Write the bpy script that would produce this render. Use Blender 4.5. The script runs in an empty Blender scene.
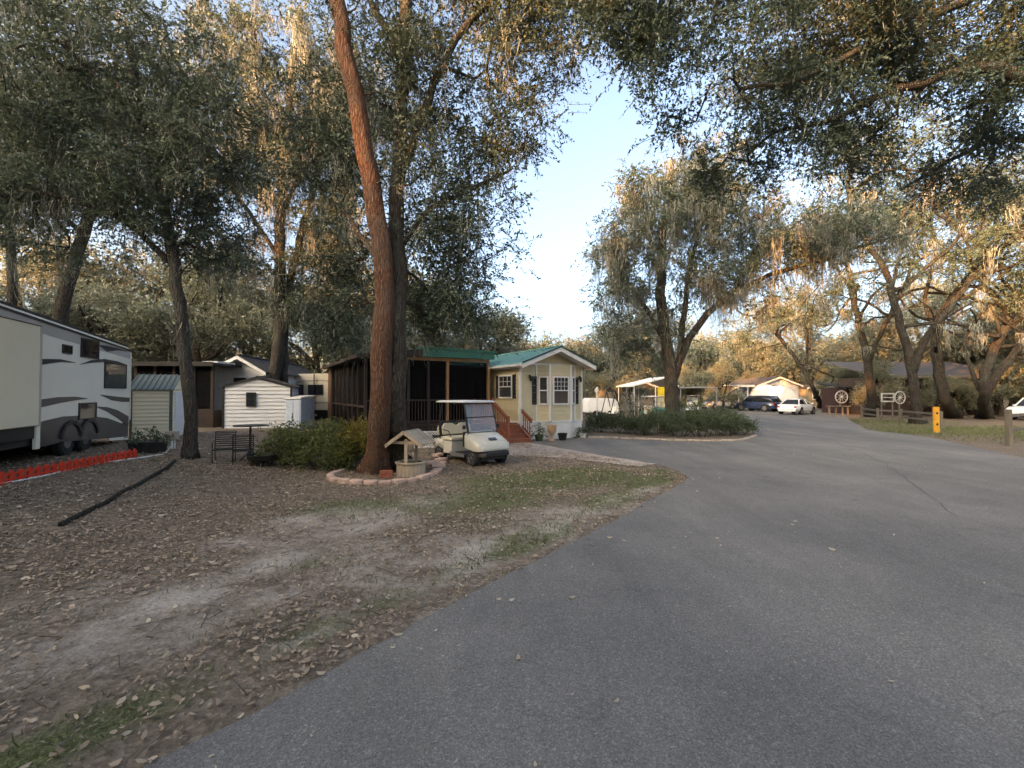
import bpy, math, random
import numpy as np
from mathutils import Vector, Matrix
random.seed(7)
rng = np.random.default_rng(11)
PI = math.pi
R = math.radians
sc = bpy.context.scene
COL = sc.collection

# ------------------------------------------------------------------ camera
F = 450.0
CH = 2.0
PITCH = math.atan(9.0 / F)
cam_d = bpy.data.cameras.new('camera')
cam = bpy.data.objects.new('camera', cam_d)
COL.objects.link(cam)
cam.location = (0, 0, CH)
cam.rotation_euler = (PI / 2 + PITCH, 0, 0)
cam_d.sensor_width = 36
cam_d.lens = 36 * F / 1024
cam_d.clip_start = 0.05
cam_d.clip_end = 3000
sc.camera = cam

def ray(px, py):
    u = px - 512.0
    v = 384.0 - py
    return (u, F * math.cos(PITCH) - v * math.sin(PITCH), F * math.sin(PITCH) + v * math.cos(PITCH))

def W(px, py, Y):
    d = ray(px, py)
    t = Y / d[1]
    return Vector((d[0] * t, Y, CH + d[2] * t))

def sst(t):
    t = np.clip(t, 0, 1)
    return t * t * (3 - 2 * t)

def gz(x, y):
    return 0.42 * sst((-4.6 - x) / 4.6) * (1 - sst((np.asarray(y, float) - 45) / 30))

def G(px, py):
    d = ray(px, py)
    z = 0.0
    for _ in range(12):
        t = (z - CH) / d[2]
        z = 0.5 * z + 0.5 * float(gz(d[0] * t, d[1] * t))
    t = (z - CH) / d[2]
    return Vector((d[0] * t, d[1] * t, z))

# ------------------------------------------------------------------ tagging
def tag(o, label=None, cat=None, group=None, kind=None):
    if label: o['label'] = label
    if cat: o['category'] = cat
    if group: o['group'] = group
    if kind: o['kind'] = kind
    return o

def empty(name, loc, rz, label, cat, group=None):
    o = bpy.data.objects.new(name, None)
    COL.objects.link(o)
    o.empty_display_size = 0.2
    o.location = loc
    o.rotation_euler = (0, 0, rz)
    return tag(o, label, cat, group)

def copy_tree(o, parent=None):
    c = o.copy()
    COL.objects.link(c)
    if parent is not None: c.parent = parent
    for ch in list(o.children):
        copy_tree(ch, c)
    return c

# ------------------------------------------------------------------ materials
MATS = {}
def _nt(name):
    m = bpy.data.materials.new(name)
    m.use_nodes = True
    nt = m.node_tree
    nt.nodes.clear()
    out = nt.nodes.new('ShaderNodeOutputMaterial')
    return m, nt, out

def N(nt, typ, **kw):
    n = nt.nodes.new(typ)
    for k, v in kw.items():
        if k in n.inputs.keys() if isinstance(k, str) else False:
            n.inputs[k].default_value = v
        else:
            setattr(n, k, v)
    return n

def noise(nt, vec, scale, detail=4, rough=0.6, dist=0):
    n = nt.nodes.new('ShaderNodeTexNoise')
    n.inputs['Scale'].default_value = scale
    n.inputs['Detail'].default_value = detail
    n.inputs['Roughness'].default_value = rough
    n.inputs['Distortion'].default_value = dist
    if vec is not None: nt.links.new(vec, n.inputs['Vector'])
    return n.outputs['Fac']

def ramp(nt, fac, stops):
    r = nt.nodes.new('ShaderNodeValToRGB')
    el = r.color_ramp.elements
    while len(el) > 1: el.remove(el[-1])
    el[0].position = stops[0][0]
    el[0].color = tuple(stops[0][1]) + (1,)
    for p, c in stops[1:]:
        e = el.new(p)
        e.color = tuple(c) + (1,)
    nt.links.new(fac, r.inputs['Fac'])
    return r.outputs['Color']

def mixc(nt, fac, a, b, mode='MIX'):
    m = nt.nodes.new('ShaderNodeMix')
    m.data_type = 'RGBA'
    m.blend_type = mode
    for sock, v in ((m.inputs[0], fac), (m.inputs[6], a), (m.inputs[7], b)):
        if hasattr(v, 'is_linked') or hasattr(v, 'links'):
            nt.links.new(v, sock)
        elif isinstance(v, (int, float)):
            sock.default_value = v
        else:
            sock.default_value = tuple(v) + (1,)
    return m.outputs[2]

def math_(nt, op, a, b=None, clamp=False):
    m = nt.nodes.new('ShaderNodeMath')
    m.operation = op
    m.use_clamp = clamp
    for i, v in enumerate((a, b)):
        if v is None: continue
        if isinstance(v, (int, float)): m.inputs[i].default_value = v
        else: nt.links.new(v, m.inputs[i])
    return m.outputs[0]

def coords(nt, kind='Object', scale=None):
    t = nt.nodes.new('ShaderNodeTexCoord')
    o = t.outputs[kind]
    if scale:
        mp = nt.nodes.new('ShaderNodeMapping')
        mp.inputs['Scale'].default_value = scale
        nt.links.new(o, mp.inputs['Vector'])
        o = mp.outputs[0]
    return o

def bump(nt, h, strength, dist):
    b = nt.nodes.new('ShaderNodeBump')
    b.inputs['Strength'].default_value = strength
    b.inputs['Distance'].default_value = dist
    nt.links.new(h, b.inputs['Height'])
    return b.outputs[0]

def mat(name, col, rough=0.7, var=0.25, scale=3.0, bmp=0.2, metal=0.0, spec=0.4, stretch=None, fine=True, dirt=0.0):
    """painted / plain surface with weathering noise"""
    if name in MATS: return MATS[name]
    m, nt, out = _nt(name)
    p = nt.nodes.new('ShaderNodeBsdfPrincipled')
    nt.links.new(p.outputs[0], out.inputs[0])
    v = coords(nt, 'Object', stretch)
    n1 = noise(nt, v, scale, 5, 0.65)
    lo = [max(0, c * (1 - var)) for c in col]
    hi = [min(1, c * (1 + var)) for c in col]
    c = ramp(nt, n1, [(0.3, lo), (0.7, hi)])
    if dirt > 0:
        n3 = noise(nt, v, scale * 0.6, 6, 0.75, 0.6)
        f = ramp(nt, n3, [(0.5, (0, 0, 0)), (0.72, (dirt,) * 3)])
        c = mixc(nt, f, c, (0.09, 0.085, 0.06))
    nt.links.new(c, p.inputs['Base Color'])
    p.inputs['Roughness'].default_value = rough
    p.inputs['Metallic'].default_value = metal
    p.inputs['Specular IOR Level'].default_value = spec
    if bmp:
        n2 = noise(nt, v, scale * 12, 3)
        nt.links.new(bump(nt, n2, bmp, 0.01), p.inputs['Normal'])
    MATS[name] = m
    return m

def leafmat(name, dark, light, trans=0.35, scale=0.9):
    m, nt, out = _nt(name)
    g = nt.nodes.new('ShaderNodeNewGeometry')
    oi = nt.nodes.new('ShaderNodeObjectInfo')
    n1 = noise(nt, g.outputs['Position'], scale, 3, 0.6)
    rp = g.outputs['Random Per Island']
    f = math_(nt, 'ADD', math_(nt, 'MULTIPLY', rp, 0.55), math_(nt, 'MULTIPLY', n1, 0.7))
    f = math_(nt, 'ADD', f, math_(nt, 'MULTIPLY', oi.outputs['Random'], 0.15))
    mid = [(a + b) / 2 for a, b in zip(dark, light)]
    c = ramp(nt, f, [(0.25, dark), (0.62, mid), (0.98, light)])
    p = nt.nodes.new('ShaderNodeBsdfPrincipled')
    p.inputs['Roughness'].default_value = 0.5
    p.inputs['Specular IOR Level'].default_value = 0.35
    nt.links.new(c, p.inputs['Base Color'])
    t = nt.nodes.new('ShaderNodeBsdfTranslucent')
    nt.links.new(mixc(nt, 0.25, c, (0.16, 0.17, 0.06)), t.inputs['Color'])
    mx = nt.nodes.new('ShaderNodeMixShader')
    mx.inputs[0].default_value = trans
    nt.links.new(p.outputs[0], mx.inputs[1])
    nt.links.new(t.outputs[0], mx.inputs[2])
    nt.links.new(mx.outputs[0], out.inputs[0])
    MATS[name] = m
    return m

def barkmat(name, dark, light, sc_=1.0, patch=None):
    m, nt, out = _nt(name)
    p = nt.nodes.new('ShaderNodeBsdfPrincipled')
    nt.links.new(p.outputs[0], out.inputs[0])
    v = coords(nt, 'Object', (1, 1, 0.14))
    vo = nt.nodes.new('ShaderNodeTexVoronoi')
    vo.feature = 'DISTANCE_TO_EDGE'
    vo.inputs['Scale'].default_value = 24 * sc_
    n0 = nt.nodes.new('ShaderNodeTexNoise')
    n0.inputs['Scale'].default_value = 5
    nt.links.new(v, n0.inputs['Vector'])
    mv = nt.nodes.new('ShaderNodeVectorMath')
    mv.operation = 'MULTIPLY_ADD'
    nt.links.new(n0.outputs['Color'], mv.inputs[0])
    mv.inputs[1].default_value = (0.18, 0.18, 0.18)
    nt.links.new(v, mv.inputs[2])
    nt.links.new(mv.outputs[0], vo.inputs['Vector'])
    n1 = noise(nt, v, 22 * sc_, 6, 0.7)
    n2 = noise(nt, coords(nt, 'Object'), 1.3, 4, 0.6)
    e = ramp(nt, vo.outputs['Distance'], [(0.0, (0, 0, 0)), (0.22, (1, 1, 1))])
    h = math_(nt, 'ADD', math_(nt, 'MULTIPLY', e, 0.35), math_(nt, 'MULTIPLY', n1, 0.95))
    c = ramp(nt, h, [(0.25, [x * 0.45 for x in dark]), (0.6, dark), (1.15, light)])
    if patch:
        f = ramp(nt, n2, [(0.48, (0, 0, 0)), (0.62, (0.75,) * 3)])
        c = mixc(nt, f, c, patch)
    nt.links.new(c, p.inputs['Base Color'])
    p.inputs['Roughness'].default_value = 0.9
    p.inputs['Specular IOR Level'].default_value = 0.2
    nt.links.new(bump(nt, h, 1.0, 0.09), p.inputs['Normal'])
    MATS[name] = m
    return m

leafmat('oak_leaves', (0.040, 0.061, 0.041), (0.120, 0.154, 0.106), 0.28)
leafmat('oak_leaves_dark', (0.026, 0.044, 0.030), (0.082, 0.112, 0.078), 0.18)
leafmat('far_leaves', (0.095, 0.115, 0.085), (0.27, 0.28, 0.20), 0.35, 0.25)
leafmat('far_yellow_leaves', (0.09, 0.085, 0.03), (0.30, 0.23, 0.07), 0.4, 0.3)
leafmat('spanish_moss', (0.16, 0.17, 0.145), (0.35, 0.36, 0.31), 0.3, 0.8)
leafmat('shrub_leaves', (0.045, 0.070, 0.020), (0.18, 0.20, 0.065), 0.35, 1.6)
leafmat('shrub_yellow_leaves', (0.08, 0.08, 0.015), (0.26, 0.20, 0.04), 0.35, 1.6)
leafmat('bed_leaves', (0.035, 0.058, 0.032), (0.12, 0.155, 0.085), 0.3, 1.6)
leafmat('dead_leaves', (0.10, 0.066, 0.043), (0.48, 0.37, 0.26), 0.1, 4.0)
leafmat('pale_leaves', (0.25, 0.20, 0.14), (0.60, 0.50, 0.36), 0.1, 4.0)
leafmat('grass_blades', (0.055, 0.070, 0.028), (0.20, 0.20, 0.10), 0.3, 2.0)
barkmat('oak_bark', (0.060, 0.050, 0.040), (0.155, 0.135, 0.11), 1.0, (0.105, 0.105, 0.085))
barkmat('dark_bark', (0.032, 0.027, 0.022), (0.09, 0.078, 0.065), 0.8, (0.06, 0.06, 0.05))
barkmat('far_bark', (0.055, 0.045, 0.035), (0.15, 0.125, 0.10), 0.5)
barkmat('red_bark', (0.135, 0.064, 0.039), (0.28, 0.158, 0.10), 1.1, (0.15, 0.105, 0.078))

# ------------------------------------------------------------------ mesh builder
class MB:
    def __init__(s):
        s.v = []; s.f = []; s.M = None
    def at(s, M): s.M = M; return s
    def add(s, vs, fs):
        n = len(s.v)
        if s.M is not None:
            vs = [tuple(s.M @ Vector(p)) for p in vs]
        s.v += [tuple(p) for p in vs]
        s.f += [tuple(i + n for i in f) for f in fs]
        return s
    def bx(s, x0, x1, y0, y1, z0, z1):
        vs = [(x, y, z) for z in (z0, z1) for x, y in ((x0, y0), (x1, y0), (x1, y1), (x0, y1))]
        return s.add(vs, [(0, 3, 2, 1), (4, 5, 6, 7), (0, 1, 5, 4), (1, 2, 6, 5), (2, 3, 7, 6), (3, 0, 4, 7)])
    def bar(s, a, b, w, h=None, up=(0, 0, 1)):
        a = Vector(a); b = Vector(b); h = h or w
        d = (b - a).normalized(); u = Vector(up)
        if abs(d.dot(u)) > 0.98: u = Vector((1, 0, 0))
        r = d.cross(u).normalized() * w / 2
        q = r.cross(d).normalized() * h / 2
        vs = [p + i * r + j * q for p in (a, b) for i, j in ((-1, -1), (1, -1), (1, 1), (-1, 1))]
        return s.add(vs, [(0, 1, 2, 3), (7, 6, 5, 4), (0, 4, 5, 1), (1, 5, 6, 2), (2, 6, 7, 3), (3, 7, 4, 0)])
    def tube(s, pts, rad, n=8, caps=True, lobe=0, base=None):
        pts = [Vector(p) for p in pts]
        if not hasattr(rad, '__len__'): rad = [rad] * len(pts)
        vs = []; fs = []
        pr = None
        for i, p in enumerate(pts):
            d = (pts[min(i + 1, len(pts) - 1)] - pts[max(i - 1, 0)])
            d = d.normalized() if d.length > 1e-9 else Vector((0, 0, 1))
            if pr is None:
                u = Vector((0, 0, 1)) if abs(d.z) < 0.9 else Vector((1, 0, 0))
                pr = d.cross(u).normalized()
            r = (pr - d * pr.dot(d)).normalized(); pr = r
            q = d.cross(r)
            for k in range(n):
                a = 2 * PI * k / n
                f = 1.0
                if lobe:
                    f += lobe * (.5 * math.sin(3 * a + .35 * i) + .35 * math.sin(5 * a - .5 * i + 1) + .3 * math.sin(8 * a + 1.1 * i) + .25 * math.sin(2 * a + .9 * i))
                    if base is not None and p.z - base < .75:
                        f += .30 * (1 - (p.z - base) / .75) ** 1.5 * max(-.3, math.sin(5 * a + .6))
                vs.append(p + (r * math.cos(a) + q * math.sin(a)) * rad[i] * f)
        for i in range(len(pts) - 1):
            for k in range(n):
                a = i * n + k; b = i * n + (k + 1) % n
                fs.append((a, b, b + n, a + n))
        if caps:
            fs.append(tuple(range(n))[::-1])
            fs.append(tuple((len(pts) - 1) * n + k for k in range(n)))
        return s.add(vs, fs)
    def lathe(s, c, prof, n=20, axis='z'):
        vs = []; fs = []
        for r, z in prof:
            for k in range(n):
                a = 2 * PI * k / n
                p = (r * math.cos(a), r * math.sin(a), z)
                if axis == 'x': p = (p[2], p[0], p[1])
                if axis == 'y': p = (p[0], p[2], p[1])
                vs.append((c[0] + p[0], c[1] + p[1], c[2] + p[2]))
        m = len(prof)
        for i in range(m - 1):
            for k in range(n):
                a = i * n + k; b = i * n + (k + 1) % n
                fs.append((a, b, b + n, a + n))
        fs.append(tuple(range(n))[::-1]); fs.append(tuple((m - 1) * n + k for k in range(n)))
        return s.add(vs, fs)
    def prism(s, poly, y0, y1):
        """poly in (x,z), extruded along y"""
        n = len(poly)
        vs = [(x, y0, z) for x, z in poly] + [(x, y1, z) for x, z in poly]
        fs = [tuple(range(n)), tuple(range(2 * n - 1, n - 1, -1))]
        fs += [(i, i + n, (i + 1) % n + n, (i + 1) % n) for i in range(n)]
        return s.add(vs, fs)
    def prismz(s, poly, z0, z1):
        n = len(poly)
        vs = [(x, y, z0) for x, y in poly] + [(x, y, z1) for x, y in poly]
        fs = [tuple(range(n))[::-1], tuple(range(n, 2 * n))]
        fs += [(i, (i + 1) % n, (i + 1) % n + n, i + n) for i in range(n)]
        return s.add(vs, fs)
    def loft(s, rings):
        n = len(rings[0]); vs = [p for r in rings for p in r]; fs = []
        for i in range(len(rings) - 1):
            for k in range(n):
                a = i * n + k; b = i * n + (k + 1) % n
                fs.append((a, b, b + n, a + n))
        fs.append(tuple(range(n))[::-1]); fs.append(tuple((len(rings) - 1) * n + k for k in range(n)))
        return s.add(vs, fs)
    def siding(s, u0, u1, z0, z1, pitch=0.12, d=0.04, lf=None, rf=None, back=0.06):
        """lap siding, outward is -y, wall plane y=0"""
        z = z0
        while z < z1 - 1e-4:
            zt = min(z + pitch, z1)
            a0 = lf(z) if lf else u0; a1 = lf(zt) if lf else u0
            b0 = rf(z) if rf else u1; b1 = rf(zt) if rf else u1
            if b1 - a1 < 0.01: a1 = b1 = (a1 + b1) / 2
            if b0 - a0 < 0.02: break
            s.add([(a0, -d, z), (b0, -d, z), (b1, -0.002, zt), (a1, -0.001, zt), (a0, back, z), (b0, back, z), (b1, back, zt), (a1, back, zt)],
                  [(0, 1, 2, 3), (4, 5, 1, 0), (5, 4, 7, 6), (0, 3, 7, 4), (1, 5, 6, 2), (3, 2, 6, 7)])
            z = zt
        return s
    def build(s, name, m, parent=None, smooth=False, bev=0, seg=2):
        me = bpy.data.meshes.new(name)
        me.from_pydata(s.v, [], s.f)
        me.materials.append(MATS[m] if isinstance(m, str) else m)
        o = bpy.data.objects.new(name, me)
        COL.objects.link(o)
        if parent is not None: o.parent = parent
        if smooth:
            me.polygons.foreach_set('use_smooth', [True] * len(me.polygons))
            if smooth != 'all':
                me.set_sharp_from_angle(angle=R(38))
        if bev:
            b = o.modifiers.new('bevel', 'BEVEL'); b.width = bev; b.segments = seg; b.limit_method = 'ANGLE'; b.angle_limit = R(40)
        return o

def Fm(x, y, z=0, a=0):
    return Matrix.Translation((x, y, z)) @ Matrix.Rotation(a, 4, 'Z')

def npmesh(name, V, Fq, m, parent=None, smooth=False, k=4):
    """fast mesh from arrays; Fq (n,k) quads"""
    me = bpy.data.meshes.new(name)
    V = np.asarray(V, dtype=np.float32); Fq = np.asarray(Fq, dtype=np.int32)
    me.vertices.add(len(V)); me.vertices.foreach_set('co', V.ravel())
    me.loops.add(Fq.size); me.loops.foreach_set('vertex_index', Fq.ravel())
    me.polygons.add(len(Fq))
    me.polygons.foreach_set('loop_start', np.arange(0, Fq.size, k, dtype=np.int32))
    if smooth: me.polygons.foreach_set('use_smooth', np.ones(len(Fq), dtype=bool))
    me.update(calc_edges=True)
    me.validate()
    me.materials.append(MATS[m] if isinstance(m, str) else m)
    o = bpy.data.objects.new(name, me)
    COL.objects.link(o)
    if parent is not None: o.parent = parent
    return o

def unit(a):
    return a / (np.linalg.norm(a, axis=1, keepdims=True) + 1e-9)

def leafquads(c, ax, ln, wd, r, shape=0.5):
    """rhombus leaves: c base points, ax unit direction"""
    n = len(c)
    rnd = unit(r.normal(size=(n, 3)))
    b = unit(np.cross(ax, rnd))
    nrm = np.cross(ax, b)
    ln = ln[:, None]; wd = wd[:, None]
    V = np.empty((n, 4, 3))
    V[:, 0] = c
    V[:, 1] = c + ax * ln * shape + b * wd / 2 + nrm * ln * 0.06
    V[:, 2] = c + ax * ln - nrm * ln * 0.05
    V[:, 3] = c + ax * ln * shape - b * wd / 2 + nrm * ln * 0.06
    return V.reshape(-1, 3)

def quads(nv):
    return np.arange(nv).reshape(-1, 4)

def foliage(centers, crad, nspr, nleaf, ll, r, slen=(0.25, 0.6), flat=0.7, droop=0.15):
    """sprigs of leaves round cluster centres"""
    nc = len(centers)
    cn = np.maximum(3, (nspr * r.uniform(0.35, 1.65, nc)).astype(int))
    C = np.repeat(centers, cn, axis=0)
    CR = np.repeat(crad, cn)[:, None]
    n = len(C)
    off = r.normal(size=(n, 3)) * CR * 0.55
    off[:, 2] *= flat
    st = C + off
    d = unit(off * 0.8 + r.normal(size=(n, 3)) * CR * 0.6 + np.array([0, 0, -droop]) * CR)
    L = r.uniform(slen[0], slen[1], n)[:, None]
    keep = r.random((n, nleaf)) > 0.12
    t = (np.arange(nleaf)[None, :] + r.random((n, nleaf))) / nleaf
    P = st[:, None, :] + d[:, None, :] * (t * L)[:, :, None]
    P[:, :, 2] -= (t ** 2 * L * 0.22)
    P = P[keep]
    D = np.repeat(d[:, None, :], nleaf, axis=1)[keep]
    la = unit(D * 0.7 + r.normal(size=P.shape) * 0.62)
    ln = r.uniform(0.5, 1.4, len(P)) * ll
    V = leafquads(P, la, ln, ln * r.uniform(0.4, 0.62, len(P)), r)
    # the sprig stem
    e = st + d * L; e[:, 2] -= L[:, 0] * 0.22
    sd = unit(np.cross(d, r.normal(size=d.shape))) * 0.005
    S = np.stack([st - sd * 1.6, st + sd * 1.6, e + sd * .5, e - sd * .5], axis=1).reshape(-1, 3)
    return np.vstack([V, S])

def moss_strands(pts, nper, ln, spread, r, wd=0.02):
    """tufts: curly strands of uneven length gathered at a twig and thinning to a ragged point"""
    n = len(pts)
    if n == 0: return np.zeros((0, 3)), np.zeros((0, 4), int)
    CL = np.repeat(0.18 + 0.82 * r.random(n) ** 2.0, nper)
    P = np.repeat(pts, nper, axis=0)
    m = len(P)
    o = r.normal(size=(m, 3)) * spread * np.repeat(r.uniform(.5, 1.4, n), nper)[:, None]; o[:, 2] = -np.abs(o[:, 2]) * 0.6
    L = ln * CL * r.random(m) ** 0.9 * 1.1 + 0.08
    a = r.uniform(0, PI, m)
    seg = 7
    drift = np.repeat(r.normal(size=(n, 2)) * 0.08, nper, axis=0)
    V = np.empty((m, seg + 1, 2, 3))
    base = P + o
    wob = np.cumsum(r.normal(size=(m, seg + 1, 2)) * 0.022 * ln ** .6, axis=1)
    for k in range(seg + 1):
        t = k / seg
        c = base.copy()
        c[:, :2] -= o[:, :2] * 0.55 * t
        c[:, :2] += drift * t * L[:, None] + wob[:, k] + r.normal(size=(m, 2)) * 0.012
        c[:, 2] -= L * t
        ak = a + k * r.uniform(-.9, .9, m)
        side = np.stack([np.cos(ak), np.sin(ak), np.zeros(m)], 1)
        w = (wd * r.uniform(0.3, 1.5, m) * (1.1 - t) ** 0.8)[:, None]
        V[:, k, 0] = c - side * w / 2
        V[:, k, 1] = c + side * w / 2
    idx = np.arange(m * (seg + 1) * 2).reshape(m, seg + 1, 2)
    Q = np.stack([idx[:, :-1, 0], idx[:, :-1, 1], idx[:, 1:, 1], idx[:, 1:, 0]], -1).reshape(-1, 4)
    return V.reshape(-1, 3), Q

def catmull(pts, step):
    pts = [np.array(p, float) for p in pts]
    P = [2 * pts[0] - pts[1]] + pts + [2 * pts[-1] - pts[-2]]
    out = []
    for i in range(1, len(P) - 2):
        L = np.linalg.norm(P[i + 1] - P[i]); k = max(1, int(round(L / step)))
        for j in range(k):
            t = j / k
            out.append(0.5 * ((2 * P[i]) + (-P[i - 1] + P[i + 1]) * t + (2 * P[i - 1] - 5 * P[i] + 4 * P[i + 1] - P[i + 2]) * t * t
                              + (-P[i - 1] + 3 * P[i] - 3 * P[i + 1] + P[i + 2]) * t ** 3))
    out.append(pts[-1])
    return out

def sample_ells(ells, n, r):
    """ells: (centre, (rx,ry,rz), weight)"""
    w = np.array([e[2] * (e[1][0] * e[1][1] * e[1][2]) ** 0.67 for e in ells]); w /= w.sum()
    k = r.choice(len(ells), n, p=w)
    d = unit(r.normal(size=(n, 3))) * (r.random(n) ** 0.42)[:, None]
    c = np.array([e[0] for e in ells])[k]; rr = np.array([e[1] for e in ells])[k]
    return c + d * rr

def grow(limbs, centers, step, r, wig=0.12, tipr=0.014, p=2.2, lift=0.25):
    pos = []; par = []; mn = []
    for li, (pts, r0, r1) in enumerate(limbs):
        q = catmull(pts, step)
        if li == 0:
            q = [q[0] + (q[1] - q[0]) * k / 4 for k in range(4)] + q[1:]
        n = len(q)
        if li == 0:
            prev = -1; st = 0
        else:
            A = np.array(pos); prev = int(np.argmin(((A - q[0]) ** 2).sum(1))); st = 1
        for i in range(st, n):
            t = i / max(1, n - 1)
            jit = r.normal(size=3) * step * 0.05 * (0 if i in (0, n - 1) else 1)
            pos.append(q[i] + jit); par.append(prev); prev = len(pos) - 1
            mn.append(r0 + (r1 - r0) * t)
    nl = len(pos)
    A = np.zeros((nl + len(centers) * 14, 3)); A[:nl] = pos
    cnt = nl
    mn = list(mn)
    base = A[0]
    d0 = np.array([np.sqrt(((A[:nl] - c) ** 2).sum(1)).min() for c in centers])
    order = np.argsort(d0)
    dep = [0.0] * nl
    for i in range(nl):
        dep[i] = 0 if par[i] < 0 else dep[par[i]] + np.linalg.norm(A[i] - A[par[i]])
    D = np.zeros(len(A)); D[:nl] = dep
    minz = limbs[0][0][0][2] + 1.6
    tips = []
    for ci in order:
        c = centers[ci]
        dist = np.sqrt(((A[:cnt] - c) ** 2).sum(1))
        cost = dist * 1.0 + 0.12 * D[:cnt] + np.where(A[:cnt, 2] > c[2] + 0.5, 0.5, 0) + np.where(A[:cnt, 2] < minz, 3.0, 0)
        j = int(np.argmin(cost)); L = dist[j]
        k = int(min(13, max(1, math.ceil(L / step))))
        a = A[j]
        pd = (a - A[par[j]]) if par[j] >= 0 else np.array([0, 0, 1.0])
        pd = pd / (np.linalg.norm(pd) + 1e-9)
        ctrl = a + pd * L * 0.3 + np.array([0, 0, lift * L * 0.5]) + r.normal(size=3) * L * wig
        prev = j
        for i in range(1, k + 1):
            t = i / k
            q = (1 - t) ** 2 * a + 2 * t * (1 - t) * ctrl + t * t * c
            if i < k: q = q + r.normal(size=3) * step * wig
            A[cnt] = q; par.append(prev); mn.append(0); D[cnt] = D[prev] + L / k
            prev = cnt; cnt += 1
        tips.append(prev)
    A = A[:cnt]
    acc = np.zeros(cnt)
    ch = [[] for _ in range(cnt)]
    for i in range(cnt - 1, -1, -1):
        if acc[i] == 0: acc[i] = tipr ** p
        if par[i] >= 0:
            acc[par[i]] += acc[i]; ch[par[i]].append(i)
    rad = acc ** (1 / p)
    mn = np.array(mn)
    rad = np.where(mn > 0, np.maximum(mn * 1.0, np.minimum(rad, mn * 1.25)), rad)
    for i in range(cnt):
        if par[i] >= 0: rad[i] = min(rad[i], rad[par[i]] * 0.99)
    return A, np.array(par), rad, ch, nl

def skeleton_mesh(A, par, rad, ch, nmin=4, nmax=12, flare=None, rough=0.0, r=None):
    mb = MB()
    stack = [(0, None)]
    while stack:
        i, start = stack.pop()
        chain = [] if start is None else [start]
        j = i
        while True:
            chain.append(j)
            if not ch[j]: break
            cs = sorted(ch[j], key=lambda q: -rad[q])
            for q in cs[1:]: stack.append((q, j))
            j = cs[0]
        pts = [A[q] for q in chain]
        rr = [rad[q] for q in chain]
        if start is not None: rr[0] = min(rr[0], rad[i] * 1.15)
        mr = max(rr)
        n = nmax if mr > 0.12 else (7 if mr > 0.05 else (5 if mr > 0.025 else nmin))
        if mr > 0.12: mb.tube(pts, rr, 22, True, .075, 0.0)
        else: mb.tube(pts, rr, n, True)
    return mb

def tree(name, label, base, limbs, ells, ncl, leaf=0.09, crad=0.55, nspr=22, nleaf=12, moss=60, mosslen=1.2, seed=1, step=0.5,
         bark='oak_bark', lmat='oak_leaves', cat='tree', group=None, tipr=0.014, mossw=0.022, wig=0.12, fl=1.0, slen=(0.25, 0.6), nmoss=14, mspread=0.14, nmin=4):
    r = np.random.default_rng(seed)
    b = np.array(base, float)
    limbs = [([np.array(p, float) - b for p in pts], r0, r1) for pts, r0, r1 in limbs]
    ells = [(np.array(c, float) - b, rr, w) for c, rr, w in ells]
    C = sample_ells(ells, ncl, r)
    A, par, rad, ch, nl = grow(limbs, C, step, r, wig=wig, tipr=tipr)
    # root flare
    for i in range(nl):
        h = A[i][2]
        if h < 1.0 and rad[i] > 0.08: rad[i] *= 1 + 0.55 * fl * max(0, 1 - h / 0.9) ** 2
    root = empty(name, base, 0, label, cat, group)
    mb = skeleton_mesh(A, par, rad, ch, nmin=nmin)
    t = mb.build('trunk', bark, root, smooth='all')
    V = foliage(C, r.uniform(0.6, 1.25, len(C)) * crad, nspr, nleaf, leaf, r, slen=slen)
    npmesh('crown', V, quads(len(V)), lmat, root)
    if moss:
        cand = np.where((rad < 0.16) & (A[:, 2] > 2.5))[0]
        k = r.choice(cand, min(moss, len(cand)), replace=False)
        MV, MQ = moss_strands(A[k], nmoss, mosslen, mspread, r, mossw)
        npmesh('moss', MV, MQ, 'spanish_moss', root)
    return root

def E(px, py, Y, rx, ry, dy, w=1.0):
    c = W(px, py, Y)
    return (tuple(c), (rx * Y / F, dy, ry * Y / F), w)

def limb(*pts):
    """(px,py,Y) list"""
    return [tuple(W(*p)) for p in pts]
SHADE = []  # spots for unseen oaks added to shade the scene
sdx, sdy = math.cos(R(226)), math.sin(R(226))
for i, dd in enumerate((33, 40, 48, 57)):
    k = -38
    while k < 44:
        q = dd + ((i * 5 + int(k + 60) * 3) % 7 - 3) * .5
        x = sdx * q - sdy * k; y = 8 + sdy * q + sdx * k
        gap = .92 if (-7 < k < 3) else 1.3
        if abs(x) > 1.2 * y + 6: SHADE.append((x, y, gap * (1 + .06 * i)))
        k += 7.0

for k, sc2 in ((4, 1.15), (13, 1.25), (22, 1.1), (31, 1.3), (41, 1.2)):
    SHADE.append((sdx * 21 - sdy * k, 8 + sdy * 21 + sdx * k - 4, sc2))

SHADE += [(-13.5, -8.5, 1.15), (-4.5, -14.5, 1.2)]  # two more added blockers, shading the boughs over the road
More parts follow.
